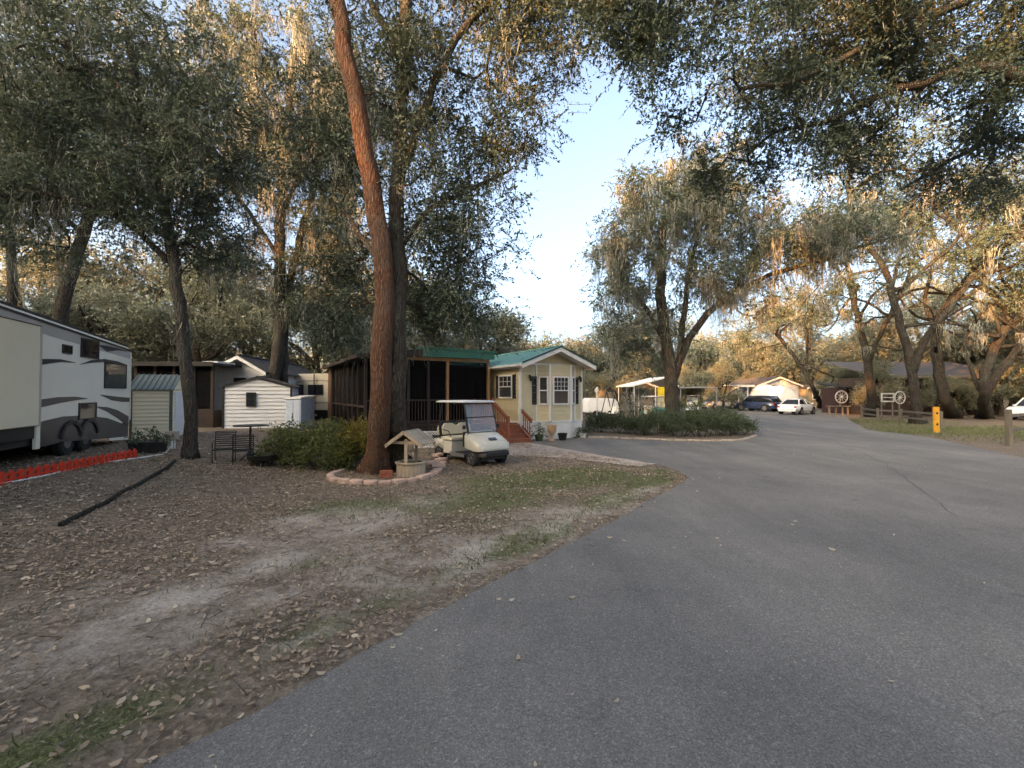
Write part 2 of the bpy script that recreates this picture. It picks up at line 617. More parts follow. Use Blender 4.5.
# ------------------------------------------------------------------ ground
def lin(*segs):
    out = []
    for a, b, s in segs:
        out += list(np.arange(a, b, s))
    return np.array(sorted(set(np.round(out, 3))))
gx = lin((-1500, -300, 300), (-300, -60, 40), (-60, -16, 4), (-16, 10, 0.16), (10, 60, 4), (60, 300, 40), (300, 1501, 300))
gy = lin((-1500, -300, 300), (-300, -20, 40), (-20, 0, 4), (0, 20, 0.16), (20, 60, 1.0), (60, 300, 30), (300, 1501, 300))
GX, GY = np.meshgrid(gx, gy)
def vn(x, y, s, seed):
    """cheap smooth value noise"""
    r = np.random.default_rng(seed); T = r.random((256, 256))
    u = x / s; v = y / s
    i = np.floor(u).astype(int); j = np.floor(v).astype(int)
    fu = sst(u - i); fv = sst(v - j)
    g = lambda a, b: T[a % 256, b % 256]
    return (g(i, j) * (1 - fu) + g(i + 1, j) * fu) * (1 - fv) + (g(i, j + 1) * (1 - fu) + g(i + 1, j + 1) * fu) * fv
def inpoly(x, y, poly):
    ins = np.zeros(x.shape, bool); n = len(poly)
    for k in range(n):
        x1, y1 = poly[k]; x2, y2 = poly[(k + 1) % n]
        if y1 == y2: continue
        c = ((y1 > y) != (y2 > y)) & (x < (x2 - x1) * (y - y1) / (y2 - y1) + x1)
        ins ^= c
    return ins
def dist_poly(x, y, poly, closed=True):
    d = np.full(x.shape, 1e9); n = len(poly)
    for k in range(n if closed else n - 1):
        ax, ay = poly[k]; bx, by = poly[(k + 1) % n]
        L2 = (bx - ax) ** 2 + (by - ay) ** 2 + 1e-9
        t = np.clip(((x - ax) * (bx - ax) + (y - ay) * (by - ay)) / L2, 0, 1)
        d = np.minimum(d, np.hypot(x - ax - t * (bx - ax), y - ay - t * (by - ay)))
    return d

road_px = [(145, 768), (300, 688), (420, 621), (500, 580), (600, 528), (650, 501), (683, 483), (689, 477), (678, 470.5), (655, 464.5), (600, 456), (540, 446),
           (517, 441.5), (540, 440), (583, 438.5), (640, 440.5), (700, 442), (745, 441), (757, 436), (752, 427), (735, 418), (705, 412.5),
           (640, 411.5), (560, 410), (560, 405), (700, 405.2), (860, 405.5), (1000, 407), (900, 411), (852, 412), (846, 416), (849, 420), (868, 430), (928, 437), (1024, 458)]
rp = [tuple(G(*p))[:2] for p in road_px]
d0 = Vector(rp[0]) - Vector(rp[1])
road_poly = [(rp[0][0] + d0.x * 6, rp[0][1] + d0.y * 6)] + rp + [(11.6, 5.2), (9.1, 0.0), (6.5, -6.0)]
def jitter_poly(poly, step, amp, seed, keep=()):
    r = np.random.default_rng(seed); out = []
    n = len(poly)
    for k in range(n):
        a = Vector(poly[k]); b = Vector(poly[(k + 1) % n]); L = (b - a).length
        m = max(1, int(L / step)) if L < 40 else 1
        nr = Vector((-(b - a).y, (b - a).x)).normalized()
        for i in range(m):
            p = a.lerp(b, i / m)
            q = p + nr * (float(vn(np.array([p.x]), np.array([p.y]), 0.35, seed)[0]) - 0.5) * amp * 2 + nr * r.normal() * amp * 0.25
            out.append((q.x, q.y))
    return out
def sheet(name, poly, z, m, parent=None, kind='structure', th=None):
    import bmesh
    bm = bmesh.new()
    vs = [bm.verts.new((x, y, z + float(gz(x, y)))) for x, y in poly]
    es = [bm.edges.new((vs[i], vs[(i + 1) % len(vs)])) for i in range(len(vs))]
    bmesh.ops.triangle_fill(bm, edges=es, use_beauty=True)
    for f in bm.faces:
        if f.normal.z < 0: f.normal_flip()
    me = bpy.data.meshes.new(name); bm.to_mesh(me); bm.free()
    me.materials.append(MATS[m])
    o = bpy.data.objects.new(name, me); COL.objects.link(o)
    if kind: o['kind'] = kind
    if parent: o.parent = parent
    return o

path_px = [(498, 448), (517, 441.8), (540, 444.6), (560, 448.5), (600, 455.5), (655, 464), (640, 467.0), (600, 462.5), (560, 458), (520, 456), (500, 455.5)]
path_poly = [tuple(G(*p))[:2] for p in path_px]

# masks: sand, grass, litter
def gauss(cx, cy, sx, sy, a):
    c, s = math.cos(a), math.sin(a)
    u = ((GX - cx) * c + (GY - cy) * s) / sx; v = (-(GX - cx) * s + (GY - cy) * c) / sy
    return np.exp(-(u * u + v * v))
sand = np.zeros(GX.shape); grass = np.zeros(GX.shape)
for px, py, sx, sy, a, w in [(230, 585, 2.1, 1.1, .9, .95), (330, 525, 2.4, 1.2, .9, .88), (440, 560, 1.8, .9, .8, .8), (560, 520, 2.0, .8, .75, .8), (640, 492, 1.4, .35, .75, .7),
                             (120, 640, 1.3, .5, .9, .6), (300, 640, 0.7, .2, .8, .5), (560, 540, 0.8, .3, .75, .7), (270, 500, 1.2, .5, .9, .5), (100, 590, 1.2, .4, .9, .55), (400, 520, 1.6, .6, .8, .5)]:
    g = G(px, py); sand = np.maximum(sand, w * gauss(g.x, g.y, sx, sy, a))
for px, py, sx, sy, a, w in [(560, 478, 2.6, 1.5, .3, 1.15), (470, 500, 2.4, 1.2, .3, 1.0), (620, 475, 1.2, 1.4, .5, .7), (390, 505, 1.8, .8, .3, .85), (520, 545, 1.2, .4, .75, .8), (330, 560, .7, .4, .5, .6),
                             (960, 430, 8, 5, 0, 1.0), (870, 421, 5, 4, 0, .9), (500, 520, 1.4, .6, .8, .4), (600, 500, 1.2, .6, .7, .6)]:
    g = G(px, py); grass = np.maximum(grass, w * gauss(g.x, g.y, sx, sy, a))
dr = dist_poly(GX, GY, road_poly)
inr = inpoly(GX, GY, road_poly)
edge = np.exp(-(dr / 0.28) ** 2) * (GX < 6)
grass_edge = np.exp(-((dr - 0.55) / 0.35) ** 2) * (GX < 6) * (GY < 14)
n1 = vn(GX, GY, 0.55, 3); n2 = vn(GX, GY, 1.7, 4); n3 = vn(GX, GY, 0.3, 5)
sand = np.clip(sand * (0.12 + 0.85 * n1 + 0.65 * n3) + 0.75 * edge * np.clip(n2 * 2.2 - .75, 0, 1) - 0.12, 0, 1)
grass = np.clip(grass * (0.45 + 0.9 * n2) + 0.95 * grass_edge * np.clip(.9 * n2 + .7 * n1 - .15, 0, 1) - 0.08, 0, 1)
far = sst((GY - 24) / 20)
litter = np.clip(1 - 1.1 * sand - 0.75 * grass, 0, 1)
Z = gz(GX, GY) + (n1 - 0.5) * 0.03 * (GY < 22) * (GX < 8) * np.clip((dr - 0.1) / 0.6, 0, 1) - 0.0
Z = np.where(inr, -0.01, Z + 0.0)
nx, ny = len(gx), len(gy)
V = np.stack([GX, GY, Z], -1).reshape(-1, 3)
ii = np.arange(nx * ny).reshape(ny, nx)
Q = np.stack([ii[:-1, :-1], ii[:-1, 1:], ii[1:, 1:], ii[1:, :-1]], -1).reshape(-1, 4)

m, nt, out = _nt('ground_soil')
p = nt.nodes.new('ShaderNodeBsdfPrincipled'); nt.links.new(p.outputs[0], out.inputs[0])
at = nt.nodes.new('ShaderNodeAttribute'); at.attribute_name = 'cover'
sp = nt.nodes.new('ShaderNodeSeparateColor'); nt.links.new(at.outputs['Color'], sp.inputs[0])
v = coords(nt, 'Object')
na = noise(nt, v, 9, 8, 0.75); nb = noise(nt, v, 45, 5, 0.7); nc = noise(nt, v, 2.2, 5, 0.65); nd = noise(nt, v, 0.6, 4, 0.6)
vo = nt.nodes.new('ShaderNodeTexVoronoi'); vo.inputs['Scale'].default_value = 26; nt.links.new(v, vo.inputs['Vector'])
vo2 = nt.nodes.new('ShaderNodeTexVoronoi'); vo2.inputs['Scale'].default_value = 60; nt.links.new(v, vo2.inputs['Vector'])
litc = ramp(nt, vo.outputs['Color'], [(0.0, (0.09, 0.068, 0.050)), (0.35, (0.195, 0.147, 0.105)), (0.7, (0.33, 0.255, 0.185)), (0.95, (0.48, 0.39, 0.295))])
litc = mixc(nt, 0.5, litc, ramp(nt, nb, [(0.3, (0.06, 0.047, 0.036)), (0.7, (0.25, 0.20, 0.15))]))
soil = ramp(nt, na, [(0.3, (0.15, 0.12, 0.092)), (0.55, (0.29, 0.235, 0.182)), (0.75, (0.41, 0.345, 0.275))])
sandc = ramp(nt, nb, [(0.3, (0.33, 0.285, 0.235)), (0.6, (0.53, 0.465, 0.39)), (0.85, (0.62, 0.56, 0.48))])
grc = ramp(nt, vo2.outputs['Color'], [(0.1, (0.045, 0.062, 0.022)), (0.5, (0.10, 0.13, 0.045)), (0.9, (0.20, 0.205, 0.09))])
c = mixc(nt, ramp(nt, math_(nt, 'ADD', math_(nt, 'MULTIPLY', sp.outputs[2], 0.6), math_(nt, 'MULTIPLY', na, 0.7)), [(0.42, (0,) * 3), (0.75, (1,) * 3)]), soil, litc)
gfac = ramp(nt, math_(nt, 'ADD', sp.outputs[1], math_(nt, 'SUBTRACT', na, 0.5)), [(0.25, (0,) * 3), (0.6, (0.9,) * 3)])
c = mixc(nt, gfac, c, grc)
sfac = ramp(nt, math_(nt, 'ADD', sp.outputs[0], math_(nt, 'MULTIPLY', math_(nt, 'SUBTRACT', na, 0.5), 1.9)), [(0.2, (0,) * 3), (0.85, (0.92,) * 3)])
c = mixc(nt, sfac, c, sandc)
c = mixc(nt, ramp(nt, nc, [(0.45, (0,) * 3), (0.75, (0.3,) * 3)]), c, (0.07, 0.058, 0.045))
nt.links.new(c, p.inputs['Base Color'])
p.inputs['Roughness'].default_value = 0.95; p.inputs['Specular IOR Level'].default_value = 0.15
h = math_(nt, 'ADD', math_(nt, 'MULTIPLY', vo.outputs['Distance'], 0.8), nb)
nt.links.new(bump(nt, h, 0.8, 0.03), p.inputs['Normal'])
MATS['ground_soil'] = m
ground = npmesh('ground', V, Q, 'ground_soil', smooth=True)
ca = ground.data.color_attributes.new('cover', 'FLOAT_COLOR', 'POINT')
ca.data.foreach_set('color', np.stack([sand, grass, litter, np.ones_like(sand)], -1).astype(np.float32).ravel())
tag(ground, kind='structure')

m, nt, out = _nt('asphalt')
p = nt.nodes.new('ShaderNodeBsdfPrincipled'); nt.links.new(p.outputs[0], out.inputs[0])
v = coords(nt, 'Object')
vo = nt.nodes.new('ShaderNodeTexVoronoi'); vo.inputs['Scale'].default_value = 95; nt.links.new(v, vo.inputs['Vector'])
vo3 = nt.nodes.new('ShaderNodeTexVoronoi'); vo3.inputs['Scale'].default_value = 50; nt.links.new(v, vo3.inputs['Vector'])
na = noise(nt, v, 90, 4, 0.8); nb = noise(nt, v, 0.55, 6, 0.62, 0.4); nc = noise(nt, v, 4.0, 5, 0.7); nd = noise(nt, coords(nt, 'Object', (1, 0.16, 1)), 0.9, 4, 0.6)
c = ramp(nt, na, [(0.3, (0.050, 0.048, 0.044)), (0.52, (0.145, 0.139, 0.128)), (0.72, (0.25, 0.24, 0.22))])
stone = ramp(nt, vo.outputs['Color'], [(0.70, (0,) * 3), (0.86, (1,) * 3)])
c = mixc(nt, math_(nt, 'MULTIPLY', stone, 0.5), c, (0.30, 0.293, 0.275))
c = mixc(nt, math_(nt, 'MULTIPLY', ramp(nt, vo3.outputs['Color'], [(0.9, (0,) * 3), (0.97, (1,) * 3)]), 0.45), c, (0.42, 0.41, 0.38))
c = mixc(nt, ramp(nt, nb, [(0.35, (0,) * 3), (0.65, (0.55,) * 3)]), c, mixc(nt, 1.0, c, (1.55, 1.5, 1.42), 'MULTIPLY'))
c = mixc(nt, ramp(nt, nd, [(0.4, (0,) * 3), (0.65, (0.6,) * 3)]), c, mixc(nt, 1.0, c, (0.66, 0.66, 0.67), 'MULTIPLY'))
c = mixc(nt, ramp(nt, nc, [(0.55, (0,) * 3), (0.8, (0.5,) * 3)]), c, mixc(nt, 1.0, c, (0.6, 0.6, 0.6), 'MULTIPLY'))
# hairline cracks, oil spots, worn lanes
vc = nt.nodes.new('ShaderNodeTexVoronoi'); vc.feature = 'DISTANCE_TO_EDGE'; vc.inputs['Scale'].default_value = 0.55
wn = nt.nodes.new('ShaderNodeTexNoise'); wn.inputs['Scale'].default_value = 1.6; wn.inputs['Detail'].default_value = 6; nt.links.new(v, wn.inputs['Vector'])
mv = nt.nodes.new('ShaderNodeVectorMath'); mv.operation = 'MULTIPLY_ADD'; nt.links.new(wn.outputs['Color'], mv.inputs[0]); mv.inputs[1].default_value = (.9, .9, .9); nt.links.new(v, mv.inputs[2]); nt.links.new(mv.outputs[0], vc.inputs['Vector'])
cr = ramp(nt, vc.outputs['Distance'], [(0.0, (1,) * 3), (0.007, (0,) * 3)])
cm = ramp(nt, noise(nt, v, 0.28, 3, 0.6), [(0.5, (0,) * 3), (0.6, (0.4,) * 3)])
c = mixc(nt, math_(nt, 'MULTIPLY', cr, cm), c, (0.03, 0.03, 0.028))
sp2 = ramp(nt, noise(nt, v, 2.3, 2, 0.5), [(0.68, (0,) * 3), (0.78, (0.45,) * 3)])
c = mixc(nt, sp2, c, (0.05, 0.048, 0.045))
ln_ = ramp(nt, noise(nt, coords(nt, 'Object', (1.0, 0.12, 1)), 0.45, 3, 0.55), [(0.42, (0,) * 3), (0.60, (0.8,) * 3)])
c = mixc(nt, ln_, c, mixc(nt, 1.0, c, (1.32, 1.30, 1.26), 'MULTIPLY'))
nt.links.new(c, p.inputs['Base Color'])
p.inputs['Roughness'].default_value = 0.82; p.inputs['Specular IOR Level'].default_value = 0.35
nt.links.new(bump(nt, math_(nt, 'ADD', vo.outputs['Distance'], na), 0.55, 0.012), p.inputs['Normal'])
MATS['asphalt'] = m
mat('asphalt_seam', (0.06, 0.058, 0.055), 0.8, 0.3, 6)
mat('concrete_pale', (0.40, 0.335, 0.28), 0.9, 0.25, 2.5, 0.4, dirt=0.5)

mat('grey_twig', (0.10, 0.08, 0.06), 0.9, 0.4, 2)
road = sheet('road', jitter_poly(road_poly, 0.22, 0.035, 21), 0.006, 'asphalt')
seam_px = [(800, 424), (832, 440), (877, 460), (905, 478), (927, 495), (955, 516)]
sm = [G(*q) for q in seam_px]
L_, R_ = [], []
sp_ = catmull([tuple(q) for q in sm], 0.35)
rs = np.random.default_rng(5)
for i, q in enumerate(sp_):
    w = 0.004 + 0.010 * rs.random(); j = rs.normal() * 0.03
    L_.append((q[0] - w + j, q[1])); R_.append((q[0] + w + j, q[1]))
sheet('road_seam', L_ + R_[::-1], 0.0105, 'asphalt_seam')
sheet('concrete_path', jitter_poly(path_poly, 0.3, 0.04, 8), 0.012, 'concrete_pale')

# leaf litter lying on the ground (uncountable)
def ground_pts(n, x0, x1, y0, y1, r, dens):
    x = r.uniform(x0, x1, n); y = y0 + (y1 - y0) * r.random(n) ** 1.35
    k = dens(x, y) > r.random(n)
    return x[k], y[k]
SI = (sand, grass, litter)
def look(arr, x, y):
    i = np.clip(np.searchsorted(gy, y), 0, ny - 1); j = np.clip(np.searchsorted(gx, x), 0, nx - 1)
    return arr[i, j]
def flat_leaves(x, y, z, ll, r, tilt=0.5):
    n = len(x)
    a = r.uniform(0, 2 * PI, n)
    ax = np.stack([np.cos(a), np.sin(a), r.normal(size=n) * tilt * 0.4], 1); ax = unit(ax)
    b = np.stack([-np.sin(a), np.cos(a), r.normal(size=n) * tilt], 1); b = unit(b)
    up = np.cross(ax, b)
    ln = (ll * np.clip(np.exp(r.normal(size=n) * .42), .3, 2.0))[:, None]; wd = ln * r.uniform(0.28, 0.55, n)[:, None]
    c = np.stack([x, y, z], 1)
    V = np.empty((n, 6, 3)); cu = (r.uniform(-0.05, 0.35, n))[:, None]; sk = r.uniform(-.15, .15, n)[:, None]
    for k, (t, w_, h_) in enumerate(((-.5, 0, 1), (-.2, .5, .15), (.2, .42, .1), (.5, 0, .8), (.22, -.42, .1), (-.2, -.5, .15))):
        V[:, k] = c + ax * ln * (t) + b * wd * (w_ + sk * (1 - abs(t))) + up * ln * cu * h_
    return V.reshape(-1, 3)
def hexes(nv): return np.arange(nv).reshape(-1, 6)
r = np.random.default_rng(77)
def dens(x, y):
    cl = 0.55 * vn(x, y, 0.9, 31) + .45 * vn(x, y, .25, 32)
    l = look(litter, x, y); s = look(sand, x, y); ir = look(inr.astype(float), x, y)
    return np.clip((0.22 + 0.78 * l) * np.clip(2.4 * cl - .55, .05, 1.2) - 0.15 * s, 0.05, 1) * (ir < 0.5)
x, y = ground_pts(230000, -15, 7, 1.0, 18, r, dens)
V = flat_leaves(x, y, gz(x, y) + 0.018 + r.random(len(x)) * 0.015, 0.037, r)
o = npmesh('leaf_litter', V, hexes(len(V)), 'dead_leaves', k=6); tag(o, 'brown dead oak leaves littering the bare ground beside the road', 'leaves', kind='stuff')
x, y = ground_pts(5200, -12, 5, 1.0, 13, r, lambda x, y: dens(x, y) * 0.8 * (vn(x, y, 1.1, 33) > 0.45) + 0.02)
k = look(inr.astype(float), x, y) < 0.5; x = x[k]; y = y[k]
V = flat_leaves(x, y, gz(x, y) + 0.03, 0.054, r, 0.35)
o = npmesh('pale_leaf_litter', V, hexes(len(V)), 'pale_leaves', k=6); tag(o, 'pale tan fallen leaves scattered over the sandy roadside', 'leaves', kind='stuff')
# a few leaves on the asphalt, mostly near the edges
x = r.uniform(-3, 14, 5000); y = 1.5 + 28 * r.random(5000) ** 1.2
P2 = road_poly
k = inpoly(x, y, P2) & (np.exp(-dist_poly(x, y, P2) / 0.45) * 0.9 + 0.05 > r.random(5000)); x = x[k]; y = y[k]
V = flat_leaves(x, y, np.full(len(x), 0.016), 0.042, r, 0.25)
o = npmesh('road_leaves', V, hexes(len(V)), 'pale_leaves', k=6); tag(o, 'few dry leaves lying scattered on the grey asphalt road', 'leaves', kind='stuff')

# twigs and acorns of grass
def blades(x, y, h, r, w=0.006):
    n = len(x); a = r.uniform(0, 2 * PI, n); z = gz(x, y)
    s = np.stack([np.cos(a), np.sin(a), np.zeros(n)], 1) * w
    lean = r.normal(size=(n, 2)) * 0.45
    H = h * r.uniform(0.4, 1.3, n)
    b = np.stack([x, y, z], 1); t = b + np.stack([lean[:, 0] * H, lean[:, 1] * H, H], 1)
    mdl = b * 0.45 + t * 0.55; mdl[:, 2] += H * 0.12
    V = np.empty((n, 4, 3)); V[:, 0] = b - s; V[:, 1] = b + s; V[:, 2] = t; V[:, 3] = mdl - s * 1.2
    return V.reshape(-1, 3)
x, y = ground_pts(150000, -7, 6.5, 1.5, 17, r, lambda x, y: np.clip(look(grass, x, y) * 1.3 - 0.12, 0, 1) * (vn(x, y, 0.22, 9) ** 1.2 * 1.5) * (look(inr.astype(float), x, y) < 0.5))
V1 = blades(x, y, 0.05, r, 0.005)
x, y = ground_pts(110000, 10, 42, 11, 40, r, lambda x, y: np.clip(look(grass, x, y) * 1.2 - 0.1, 0, 1) * (~inpoly(x, y, road_poly)) * 0.9)
V2 = blades(x, y, 0.09, r, 0.016)
x, y = ground_pts(60000, -9, 6.5, 1.2, 14, r, lambda x, y: (vn(x, y, 0.5, 71) > .66) * (vn(x, y, 0.12, 72) > .45) * (look(inr.astype(float), x, y) < 0.5) * .6)
V3 = blades(x, y, 0.045, r, 0.004)
V = np.vstack([V1, V2, V3])
o = npmesh('grass', V, quads(len(V)), 'grass_blades'); tag(o, 'short patchy green grass growing along both sides of the road', 'grass', kind='stuff')

# fallen twigs and strips of bark in the litter
x, y = ground_pts(1500, -12, 5, 1.2, 15, r, lambda x, y: (look(inr.astype(float), x, y) < 0.5) * 1.0)
mbt = MB()
for a_, b_ in zip(x, y):
    an = r.uniform(0, PI); L_t = r.uniform(.05, .35); z = float(gz(a_, b_)) + .025
    d1 = (math.cos(an) * L_t / 2, math.sin(an) * L_t / 2); k_ = r.normal() * .03
    mbt.tube([(a_ - d1[0], b_ - d1[1], z), (a_ + k_, b_ - k_, z + .012), (a_ + d1[0], b_ + d1[1], z + .004)], [.005, .004, .002], 3)
o = mbt.build('twig_litter', 'grey_twig'); tag(o, 'small broken twigs scattered through the leaf litter by the road', 'twigs', kind='stuff')
# ------------------------------------------------------------------ trees
B = lambda px, py: tuple(G(px, py))
# reddish leaning trunk by the well
b0 = G(378, 472)
tree('leaning_tree', 'tall leaning tree with bare reddish trunk beside the wooden wishing well', tuple(b0),
     [([tuple(b0), *limb((379, 400, 10.5), (384, 300, 10.5), (377, 219, 10.4), (367, 156, 10.3), (350, 70, 10.1), (336, 0, 10.0), (318, -90, 9.8), (300, -200, 9.7))], 0.275, 0.14),
      (limb((316, -95, 9.8), (270, -190, 9.0), (230, -260, 8)), 0.13, 0.06), (limb((312, -120, 9.8), (380, -220, 10.5), (430, -280, 12)), 0.13, 0.06)],
     [E(300, -230, 9.5, 190, 110, 3.0), E(170, -120, 9, 120, 70, 2.0), E(420, -200, 11, 130, 80, 2.5)], 120, leaf=0.09, moss=40, seed=3, bark='red_bark', cat='tree', fl=1.0)
b1 = G(396, 471) + Vector((0, 0.25, 0))
tree('oak_tree', 'grey mossy upright oak fused behind the reddish leaning trunk', tuple(b1),
     [([tuple(b1), *limb((397, 400, 10.8), (398, 300, 10.8), (396, 215, 10.9), (401, 120, 11), (404, 30, 11.1), (410, -80, 11.2), (415, -200, 11.2))], 0.25, 0.10),
      (limb((402, 170, 11), (428, 98, 11), (455, 39, 11.1), (490, 0, 11.2), (540, -70, 11.5)), 0.10, 0.05),
      (limb((398, 250, 10.9), (430, 210, 11), (470, 190, 11.6), (510, 170, 12)), 0.07, 0.03),
      (limb((402, 60, 11), (370, 0, 11.6), (330, -60, 12.5)), 0.10, 0.04),
      (limb((397, 290, 10.9), (350, 220, 12), (310, 180, 13)), 0.07, 0.03)],
     [E(405, 60, 10.6, 45, 70, .5, 1.3), E(425, 170, 10.7, 30, 70, .5, 1.2), E(470, 215, 11.5, 52, 80, 1.6), E(455, 300, 11.8, 45, 45, 1.2, 1.1), E(500, 120, 11.5, 45, 55, 1.5), E(520, 35, 11.5, 80, 60, 1.8), E(400, 110, 12.2, 80, 90, 1.4, .9),
      E(430, -60, 11.5, 190, 90, 2.6), E(330, 150, 12.5, 60, 120, 1.2, 1.0), E(560, -60, 11, 120, 60, 2.0), E(425, 250, 12.2, 45, 80, 1.2), E(340, 280, 12.8, 40, 50, 1.0, 1.0), E(440, 325, 12.3, 55, 24, .8, 1.4), E(335, 325, 13, 35, 25, .8, 1.2)], 620,
     leaf=0.078, crad=0.40, nspr=26, nleaf=11, moss=230, mosslen=1.3, seed=5, step=0.45, lmat='oak_leaves_dark')

# tree in front of the green-roofed shed
b = G(190, 458)
tree('oak_tree', 'slim dark oak leaning left in front of the green roofed shed', tuple(b),
     [([tuple(b), *limb((190, 400, 11.3), (182, 320, 11.3), (172, 250, 11.4), (158, 190, 11.5), (140, 110, 11.6), (128, 30, 11.8))], 0.155, 0.08),
      (limb((176, 262, 11.4), (120, 220, 11), (70, 200, 10.5), (20, 190, 10)), 0.08, 0.03),
      (limb((160, 200, 11.5), (200, 140, 12), (240, 90, 12.6)), 0.08, 0.03), (limb((145, 130, 11.6), (90, 70, 11), (30, 20, 10.5)), 0.08, 0.03)],
     [E(110, 160, 11, 100, 70, 1.5), E(30, 190, 10.5, 55, 70, 1.2), E(210, 140, 12, 60, 70, 1.6), E(120, 60, 11.5, 110, 60, 2), E(20, 90, 10, 60, 60, 1.2),
      E(150, 225, 11.5, 65, 35, 1.2), E(225, 230, 12.5, 35, 55, 1.0), E(80, 130, 12.5, 110, 90, 1.5, 1.2)], 380, leaf=0.080, crad=0.42, nspr=26, nleaf=12, moss=330, mosslen=1.5, seed=8, step=0.45, lmat='oak_leaves', fl=0.25)
# two dark trunks in front of the white shed
b = G(268, 424)
b.z = float(gz(b.x, b.y))
Yb = b.y
tree('oak_tree', 'dark thick leaning oak trunk in front of the white shed', tuple(b),
     [([tuple(b), *limb((272, 390, Yb), (280, 330, Yb), (279, 270, Yb), (282, 190, Yb), (290, 100, Yb), (300, 10, Yb + .3))], 0.34, 0.16),
      (limb((280, 260, Yb), (240, 200, Yb - 1), (200, 150, Yb - 1.5)), 0.12, 0.05), (limb((281, 210, Yb), (320, 140, Yb + .5), (345, 90, Yb + 1)), 0.12, 0.05)],
     [E(290, 80, Yb, 100, 90, 3), E(230, 170, Yb - 1, 55, 60, 2), E(300, 190, Yb, 60, 80, 2.5), E(250, 260, Yb - .5, 38, 45, 1.5), E(210, 40, Yb, 70, 60, 2.5), E(340, 230, Yb + .5, 30, 70, 1.5), E(250, 120, Yb, 90, 90, 2.5)], 300,
     leaf=0.12, crad=0.62, nspr=20, nleaf=12, moss=420, mosslen=2.8, seed=12, step=0.6, mossw=0.03, lmat='oak_leaves', nmoss=34, mspread=0.17)
b = Vector((*W(284, 420, Yb + .5)[:2], 0.4))
tree('oak_tree', 'second dark oak trunk just right of the thick leaning one', tuple(b),
     [([tuple(b), *limb((284, 370, Yb + .5), (286, 300, Yb + .5), (300, 240, Yb + .5), (318, 170, Yb + .8), (330, 80, Yb + 1))], 0.24, 0.12),
      (limb((290, 275, Yb + .5), (330, 250, Yb + 1), (350, 200, Yb + 1.4)), 0.08, 0.04)],
     [E(320, 270, Yb + 1, 38, 55, 1.5), E(340, 130, Yb + 1.5, 60, 90, 2), E(300, 300, Yb + .5, 40, 25, 1.2)], 150, leaf=0.14, crad=0.7, nspr=20, nleaf=12, moss=220, mosslen=2.2, seed=13, step=0.6, mossw=0.03, nmoss=34, mspread=0.17)
# behind the camper
b = Vector((*W(48, 400, 20)[:2], 0.4))
tree('oak_tree', 'dark oak leaning right, rising behind the camper roof', tuple(b),
     [([tuple(b), *limb((62, 310, 20), (78, 250, 20), (93, 205, 20), (110, 150, 20), (120, 90, 20))], 0.34, 0.15), (limb((92, 210, 20), (140, 170, 20), (180, 150, 20)), 0.12, 0.05),
      (limb((84, 235, 20), (40, 200, 20), (0, 190, 20)), 0.12, 0.05)],
     [E(90, 100, 20, 130, 90, 3.5), E(20, 200, 19, 70, 40, 2.5), E(160, 190, 20, 60, 60, 2.5), E(60, 30, 20, 120, 50, 3)], 190, leaf=0.13, crad=0.8, nspr=18, nleaf=11, moss=120, mosslen=2.0, seed=15, step=0.7, mossw=0.035)
b = Vector((*W(6, 400, 19)[:2], 0.4))
tree('oak_tree', 'straight dark oak trunk at the far left behind the camper', tuple(b),
     [([tuple(b), *limb((12, 300, 19), (11, 240, 19), (14, 180, 19), (10, 90, 19))], 0.2, 0.12), (limb((12, 250, 19), (-30, 200, 18), (-60, 180, 18)), 0.1, 0.05)],
     [E(0, 120, 19, 80, 70, 3), E(-40, 200, 18, 50, 40, 2)], 130, leaf=0.15, crad=0.8, nspr=17, nleaf=11, moss=60, mosslen=1.8, seed=16, step=0.7, mossw=0.035)

# mossy oak behind the shrub bed
Y = 24
b = G(672, 428)
b = Vector((*W(673, 420, Y)[:2], 0))
tree('oak_tree', 'moss draped oak with forked trunk rising from the shrub bed', tuple(b),
     [([tuple(b), *limb((672, 395, Y), (669, 360, Y), (664, 320, Y), (660, 280, Y), (664, 220, Y), (672, 160, Y))], 0.42, 0.13),
      (limb((674, 385, Y), (683, 350, Y), (706, 315, Y - .5), (735, 292, Y - 1), (770, 275, Y - 1.5), (815, 262, Y - 2), (862, 246, Y - 2.5), (905, 235, Y - 3)), 0.22, 0.04),
      (limb((676, 372, Y), (683, 320, Y + .5), (690, 270, Y + 1), (704, 215, Y + 1.5), (725, 165, Y + 2)), 0.18, 0.06),
      (limb((667, 345, Y), (640, 300, Y - .5), (620, 270, Y - 1), (610, 240, Y - 1)), 0.15, 0.05),
      (limb((735, 292, Y - 1), (760, 240, Y - .5), (790, 200, Y)), 0.10, 0.04)],
     [E(612, 250, Y, 24, 45, 2, 1.0), E(650, 235, Y, 42, 60, 3), E(700, 180, Y, 55, 45, 3), E(622, 300, Y, 24, 50, 2.2, .9), E(735, 230, Y, 50, 45, 3), E(690, 290, Y, 55, 35, 3, .8), E(800, 245, Y - 2, 60, 32, 2.5, 1.2), E(860, 225, Y - 2, 45, 36, 2.5, 1.2), E(740, 285, Y - 1, 45, 28, 2, .9), E(640, 190, Y, 25, 30, 2), E(680, 230, Y + 1, 70, 60, 3, 1.0), E(640, 330, Y, 40, 40, 2, .8)], 400,
     leaf=0.12, crad=0.65, nspr=22, nleaf=12, moss=420, mosslen=2.6, seed=21, step=0.65, mossw=0.034, lmat='oak_leaves', nmoss=38, mspread=0.2)

